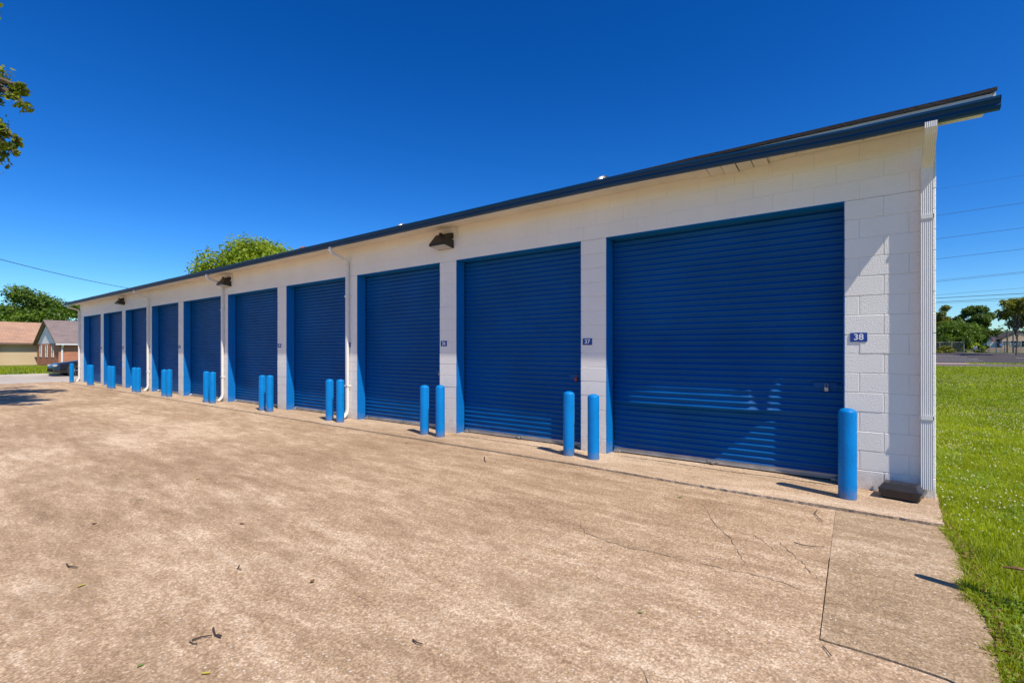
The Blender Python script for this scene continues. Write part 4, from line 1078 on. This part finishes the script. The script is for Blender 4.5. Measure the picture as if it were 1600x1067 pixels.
fr.build('barge_board', M['wood'], h)
MB().box(BX1+0.46, BX1+0.56, BY0-0.35, BY1+0.3, ze-0.32, ze-0.17).build('gutter', M['windowtrim'], h)
MB().tube([(BX1+0.5,BY0+0.3,ze-0.3),(BX1+0.06,BY0+0.3,ze-0.7),(BX1+0.06,BY0+0.3,zb+0.1)], 0.10, 8).build('downspout', M['windowtrim'], h)
for q in (0.20, 0.47, 0.75):
    x = BX0+(BX1-BX0)*q; window(h, x, BY0, 0.75, 2.15, 0.85, 'y')
window(h, BX1, 14.0, 0.6, 2.0, 1.4, 'x'); window(h, BX1, 20.0, 0.6, 2.0, 1.4, 'x')
MB().box(xm-0.4, xm+0.4, 18, 18.8, 4.6, 6.0, 0.02).build('chimney', M['redbrick'], ro)
# tan house: long side towards +x
TX = -92.0
h2 = thing('tan_house', (0,0,0), 'long low tan house with an orange brown shingle roof at far left', 'house')
zb2 = -0.6; ze2 = 2.6
part(MB().box(TX-11, TX, -14, 26, zb2, ze2-0.1), 'wall', M['tanwall'], h2)
r_ = MB(); gable_roof_x(r_, TX-11.5, TX+0.6, -14.5, 26.5, ze2-0.05, 5.55); ro2 = part(r_, 'roof', M['tanroof'], h2, uv=True)
MB().box(TX+0.6, TX+0.68, -14.5, 26.5, ze2-0.30, ze2-0.06).build('fascia', M['wood'], h2)
for y in (-6.3, 4.3, 9.0): MB().box(TX-0.05, TX+0.45, y-0.35, y+0.35, zb2, ze2-0.15, 0.02).build('pilaster', M['tanwall'], h2)
window(h2, TX, 0.5, 0.4, 1.9, 1.3, 'x')
MB().box(TX-3.2, TX-2.6, 1.0, 1.7, 3.6, 4.6, 0.02).build('roof_vent', M['windowtrim'], ro2)

# ------------------------------------------------------------------ car
c = thing('parked_car', (-39.25, 0.45, -0.025), 'black car parked nose out beside the far kerb, half hidden by the building end', 'car')
# car runs along +y from the nose at y=0; body cross-section lofted along y
def ring(y, w, zl, zs, zt, wt):  # lower width w, sill zl, shoulder zs, top zt, top half width wt
    pts = [(-w*.92,zl),(-w,zl+.12),(-w,zs*.62),(-w*.97,zs)]
    pts += [(-wt,zt-.03),(-wt*.8,zt)]
    full = pts+[(-a,b) for a,b in pts[::-1]]
    return [(a, y, b) for a, b in full]
rings = [ring(0.0,.60,.30,.50,.52,.50), ring(.08,.76,.22,.60,.64,.60), ring(.30,.86,.20,.70,.76,.66), ring(.95,.90,.20,.80,.87,.70), ring(1.35,.91,.20,.85,.93,.72), ring(1.42,.91,.20,.86,.95,.72),
         ring(2.10,.91,.20,.90,1.38,.60), ring(2.6,.91,.20,.92,1.45,.60), ring(3.3,.91,.20,.93,1.44,.58), ring(4.0,.90,.22,.95,1.10,.62), ring(4.5,.85,.25,.93,.98,.66), ring(4.68,.74,.35,.80,.84,.58)]
bd = MB(); loft(bd, rings); bd.build('body', M['carpaint'], c, smooth=False)
gm = MB()
gm.add([(-.66,1.46,.965),(.66,1.46,.965),(.55,2.06,1.375),(-.55,2.06,1.375)], [(0,1,2,3)]); gm.build('windscreen', M['glass'], c, loc=(0,-0.03,0.02))
for s_ in (-1, 1):
    sg_ = MB(); sg_.add([(s_*.90,1.62,.93),(s_*.90,3.75,.99),(s_*.64,3.35,1.37),(s_*.64,2.25,1.37)], [(0,1,2,3)]); sg_.build('side_window', M['glass'], c, loc=(s_*0.025,0,0.0))
    hl = MB().box(s_*.50 if s_>0 else -.78, .78 if s_>0 else s_*.50, 0.02, 0.30, .56, .68, 0.03); hl.build('headlight', M['lens'], c)
    MB().box(s_*.5-.2, s_*.5+.2, 4.62, 4.70, .68, .80, .02).build('tail_light', M['redlamp'], c)
    MB().box(s_*1.0-.09, s_*1.0+.09, 1.62, 1.75, .92, 1.05, .03).build('wing_mirror', M['carpaint'], c)
    for yw in (0.90, 3.72):
        wme = MB()
        prof = [(.20,-.10),(.29,-.11),(.325,-.07),(.33,0),(.325,.07),(.29,.11),(.20,.10)]
        n = 20; vs = []; 
        for r, xo in prof:
            for k in range(n): vs.append((xo, r*math.cos(2*PI*k/n), r*math.sin(2*PI*k/n)))
        fs = [(i*n+k, i*n+(k+1)%n, (i+1)*n+(k+1)%n, (i+1)*n+k) for i in range(len(prof)-1) for k in range(n)]
        wme.add(vs, fs); wo = wme.build('wheel', M['rubber'], c, loc=(s_*.84, yw, .33))
        rm = MB(); rm.tube([(s_*.075,0,0),(s_*.10,0,0)], .055, 10)
        for q in range(5):
            a = 2*PI*q/5; rm.tube([(s_*.09,0,0),(s_*.095,.2*math.cos(a),.2*math.sin(a))], [.035,.028], 5)
        rm.lathe([(.0,0)],3) if False else None
        rm.build('rim', M['hub'], wo)
        MB().tube([(s_*.0,0,0),(s_*.03,0,0)], .21, 18).build('brake_disc', M['dark'], wo)
MB().box(-.42,.42,-0.015,0.06,.36,.50,.02).build('grille', M['rubber'], c)
MB().box(-.60,.60,-0.005,0.10,.24,.31,.02).build('bumper_intake', M['rubber'], c)

# ------------------------------------------------------------------ right background
FYW = 105.0
def fence_panel(name, x0, x1, y, label, posts, hgt=1.85, mesh=True):
    z = H(x0, y); t = thing(name, (x0, y, z), label, 'fence', 'chain link fence panels')
    for x in posts: MB().tube([(x-x0,0,-0.2),(x-x0,0,hgt+0.08)], 0.055, 8).build('post', M['galv'], t)
    MB().tube([(0,0,hgt),(x1-x0,0,hgt)], 0.032, 6).build('top_rail', M['galv'], t)
    MB().tube([(0,0,0.12),(x1-x0,0,0.12)], 0.022, 6).build('bottom_rail', M['galv'], t)
    if mesh:
        mm = MB(); L = x1-x0; s = 0.16; r = 0.0045
        k = -int(hgt/s)-1
        while k*s < L:
            for sg in (0, 1):
                xa = k*s; za = 0.12; xb = xa+hgt-0.12; zb_ = hgt
                a0 = max(0, -xa); b0 = max(0, xb-L)
                p = [xa+a0, za+a0]; q = [xb-b0, zb_-b0]
                if q[0] <= p[0]: continue
                if sg: p = [L-p[0], p[1]]; q = [L-q[0], q[1]]
                dx, dz = q[0]-p[0], q[1]-p[1]; d = math.hypot(dx,dz); nx, nz = -dz/d*r, dx/d*r
                yy = 0.004*sg
                mm.add([(p[0]-nx,yy,p[1]-nz),(p[0]+nx,yy,p[1]+nz),(q[0]+nx,yy,q[1]+nz),(q[0]-nx,yy,q[1]-nz)], [(0,1,2,3)])
            k += 1
        mm.build('wire_mesh', M['galv'], t, fix=False, kind='stuff')
    return t
def xat(px, y):     # world x where the pixel column meets the plane y
    r = ray(px, HY); return CAMX+r.x*(y-CAMY)/r.y
xa_, xb_ = xat(1440, FYW), xat(1506, FYW)
fence_panel('chain_link_fence', xa_, xb_, FYW, 'grey chain link fence panel in front of the rounded shrub', [xat(1440,FYW)-xa_+xa_, xat(1468.5,FYW), xat(1487,FYW), xb_])
xa_, xb_ = xat(1546, FYW), xat(1570, FYW)
g_ = fence_panel('chain_link_gate', xa_, xb_, FYW, 'grey chain link gate with a small white sign, in front of the pale house', [xa_, xat(1556.5,FYW), xb_])
MB().box(xat(1562,FYW)-xa_, xat(1566,FYW)-xa_, -0.06, -0.04, 1.15, 1.55).build('notice', M['letter'], g_)
xa_, xb_ = xat(1584, FYW), xat(1640, FYW)
fence_panel('chain_link_fence', xa_, xb_, FYW, 'grey chain link fence panel at the right edge beyond the car park', [xa_, xat(1588,FYW), xb_], 1.7)
xa_, xb_ = xat(1507, FYW), xat(1545, FYW)
t = thing('low_rail', (xa_, FYW+0.3, H(xa_,FYW)), 'low grey pipe rail between the fence panel and the gate', 'rail')
MB().tube([(0,0,0.55),(xb_-xa_,0,0.55)], 0.03, 6).build('rail', M['galv'], t)
for q in range(4): MB().tube([((xb_-xa_)*q/3,0,-0.1),((xb_-xa_)*q/3,0,0.55)], 0.03, 6).build('post', M['galv'], t)
# green strip at the lot rim, low hedge and flowers by the shrub
x = rng.uniform(8.5, 40, 9000); y = rng.uniform(67, 71, 9000)
V, Fc = blades(x, y, np.full(len(x), -0.045), 0.18*(0.5+rng.random(len(x))), 0.09, 0.7)
fast_mesh('strip_grass', V, Fc, 3, M['grass'], label='narrow strip of grass between the lane and the car park', cat='grass', kind='stuff')
tree('low_shrub', gp_(1525, 82.5), 1.5, 2.0, ML['bright'], 'low spreading bright green shrub at the foot of the rounded shrub', 'shrub', n=2500, size=0.16, nclump=16, trunk_r=0.05, crown_base=-0.2, flat=0.5)
tree('low_shrub', gp_(1478, 82), 1.2, 1.6, ML['olive'], 'small olive shrub behind the chain link fence beside the building corner', 'shrub', n=1500, size=0.15, nclump=12, trunk_r=0.05, crown_base=-0.2, flat=0.6)
# retaining wall behind the fence
ya = 118
t0 = thing('low_wall', (xat(1524,ya), ya, 0), 'long low tan wall beyond the fence in front of the pale house', 'wall')
z_ = H(10, ya)
for q in range(8):
    L = (xat(1690,ya)-xat(1524,ya))/8
    MB().box(q*L+0.02, (q+1)*L-0.02, 0, 0.3, z_-1.0, z_+0.75, 0.02).build('wall_panel', M['tanside'], t0)
# pale house (gable towards the viewer)
y = 134; z_ = H(20, y)-0.3
def house_gable_y(name, px0, px1, y, zeave, zridge, depth, wallm, roofm, label, wins=(), doorpx=None, pxridge=None):
    x0, x1 = xat(px0, y), xat(px1, y); xm = xat(pxridge, y) if pxridge else (x0+x1)/2
    t = thing(name, (0,0,0), label, 'house'); z_ = H(x0, y)-0.5
    w = MB(); w.add([(x0,y,z_),(x1,y,z_),(x1,y,zeave),(xm,y,zridge-.15),(x0,y,zeave),(x0,y+depth,z_),(x1,y+depth,z_),(x1,y+depth,zeave),(xm,y+depth,zridge-.15),(x0,y+depth,zeave)],
        [(0,1,2,3,4),(9,8,7,6,5),(0,5,6,1),(1,6,7,2),(2,7,8,3),(3,8,9,4),(4,9,5,0)])
    w.build('wall', M[wallm], t)
    r = MB(); th = 0.2
    for xa in (x0, x1):
        o = -0.5 if xa == x0 else 0.5; dz = (zridge-zeave)*0.5/abs(xm-xa)
        vs = [(xa+o,y-.12,zeave-dz),(xm,y-.12,zridge),(xm,y+depth+.5,zridge),(xa+o,y+depth+.5,zeave-dz)]; vs += [(a,b,c_+th) for a,b,c_ in vs]
        r.add(vs, [(3,2,1,0),(4,5,6,7),(0,1,5,4),(1,2,6,5),(2,3,7,6),(3,0,4,7)])
    r.build('roof', M[roofm], t)
    if name != 'small_shed': 
        for pxw, z0, z1, wd in wins: window(t, xat(pxw, y), y, z0, z1, wd, 'y')
    return t
def ht(px_y, px, y): # height whose image row is px_y at the column px on plane y
    r = ray(px, HY); Z = (y-CAMY)/r.y; return CAMZ+(HY-px_y)*Z/F
box_fix = []
hp = house_gable_y('pale_house', 1566, 1625, 134, ht(529,1566,134), ht(518,1594,134), 16, 'palebrick', 'asphalt', 'pale brick house with a low grey gable roof beyond the car park',
                   wins=[(1578, ht(538,1578,134), ht(533,1578,134), 2.2), (1593, ht(541,1593,134), ht(533,1593,134), 2.6), (1607, ht(541,1607,134), ht(533,1607,134), 2.0)], pxridge=1592)
hg = house_gable_y('grey_annex', 1550, 1565.5, 140, ht(531,1550,140), ht(526,1556,140), 10, 'greywall', 'greyroof', 'low grey green house wing left of the pale house', pxridge=1560)
hs_ = house_gable_y('small_shed', 1543, 1556, 136, ht(531,1543,136), ht(525.5,1553,136), 5, 'gablewhite', 'pinkroof', 'small white shed with a pinkish roof left of the pale house', pxridge=1553)
MB().box(xat(1548.5,135.9), xat(1551.5,135.9), 135.85, 135.99, ht(533.5,1549,136), ht(530,1549,136)).build('panel', M['redpaint'], hs_)
hw = house_gable_y('white_cottage', 1520, 1541, 150, ht(534,1520,150), ht(528,1530,150), 8, 'gablewhite', 'greyroof', 'white cottage glimpsed between the shrub and the dark tree trunk')
# poles
def pole(px, Z, top_py, r, m, label, name='utility_pole', cat='pole'):
    p = at(px, HY, Z); z = H(p.x, p.y); top = CAMZ+(HY-top_py)*Z/F
    t = thing(name, (p.x, p.y, z), label, cat)
    MB().tube([(0,0,-0.2),(0,0,top-z)], [r, r*0.75], 10).build('shaft', M[m], t); return t, top-z
t, hh = pole(1574, 84, 514, 0.13, 'wood', 'short brown wooden pole in front of the pale house')
t, hh = pole(1583, 82, 470, 0.10, 'galv', 'tall grey steel pole with a white transformer at the right')
MB().lathe([(.22,0),(.24,.05),(.24,.75),(.2,.8)], 12, (0.45, 0, 4.2)).build('transformer', M['letter'], t)
MB().box(0.0, 0.3, -0.03, 0.03, 4.5, 4.6).build('bracket', M['galv'], t)
p = at(1587.5, HY, 81); t = thing('green_sign', (p.x, p.y, H(p.x,p.y)), 'small green street sign on a thin post by the right fence', 'sign')
MB().tube([(0,0,-0.1),(0,0,1.3)], 0.03, 6).build('post', M['galv'], t); MB().box(-0.30, 0.30, -0.05, -0.032, 0.95, 1.22).build('sign_panel', mat('street_sign_green', (0.01,0.16,0.10), 0.5), t)
p = at(1524, HY, 80.5); t = thing('yard_sign', (p.x, p.y, H(p.x,p.y)), 'small white and blue sign standing in front of the low shrub', 'sign')
MB().box(-0.22,0.22,-0.02,0.0,0.75,1.1).build('sign_panel', M['letter'], t); MB().box(-0.18,0.18,-0.028,-0.0215,0.85,1.02).build('blue_band', M['sign'], t); MB().tube([(0,0.01,-0.1),(0,0.01,0.75)],0.02,6).build('post', M['galv'], t)

# power lines
def wire(a, b, sag, r, label, grp='overhead wires to the right', n=28):
    a = Vector(a); b = Vector(b); pts = []
    for i in range(n+1):
        t_ = i/n; p = a.lerp(b, t_); p.z -= sag*4*t_*(1-t_); pts.append(p-a)
    return MB().tube(pts, r, 5).build('power_line', M['wire'], fix=False, loc=a, label=label, cat='power line', group=grp)
wl = ['topmost thin wire in the open sky right of the building','second highest wire right of the building','third wire from the top right of the building','fourth wire from the top right of the building',
      'upper of the close pair of thin wires, fifth from the top','lower of the close pair of thin wires, sixth from the top','faint thin wire just above the thick cables','thick upper cable low over the distant trees','thick middle cable low over the distant trees','thin lowest cable over the distant trees']
for i, (p0, p1, y, r) in enumerate([(296,274,40,.006),(337,317,40,.011),(373.5,356,40,.011),(405,389,40,.011),(438.5,424.5,60,.012),(440.5,426.5,60,.012),(461,450,90,.016),(466,458.5,98,.04),(472,465,98,.035),(474,468,98,.02)]):
    A_ = Vector((xat(1463,y), y, ht(p0,1463,y))); B_ = Vector((xat(1600,y), y, ht(p1,1600,y)))
    s_ = (B_.z-A_.z)/(B_.x-A_.x)
    L0 = -30; L1 = 34
    # follows the measured slope near the frame, then levels off towards both ends
    pts = []
    for q in range(33):
        x = L0+(L1-L0)*q/32; dx = x-B_.x; z = B_.z + s_*dx*0.55 + 0.0022*dx*dx*0 
        zl = A_.z+(B_.z-A_.z)*(x-A_.x)/(B_.x-A_.x)
        if x < A_.x: zl = A_.z+s_*(x-A_.x)*math.exp((x-A_.x)/25)
        pts.append(Vector((x, y, zl)))
    a0 = pts[0]
    MB().tube([p-a0 for p in pts], r, 5).build('power_line', M['wire'], fix=False, loc=a0, label=wl[i], cat='power line', group='overhead wires to the right')
a = at(-120, 372, 15.5); b = at(300, 462, 34)
wire(a, b, 0.35, 0.012, 'black service wire sloping down to the far end of the roof', 'overhead wires at the left')
wire(at(-100, 492, 100), at(160, 495, 100), 0.2, 0.03, 'faint low wire crossing in front of the big tree at far left', 'overhead wires at the left')
wire(at(-100, 467, 90), at(160, 471, 90), 0.2, 0.02, 'faint upper wire between the far left tree and the building end', 'overhead wires at the left')
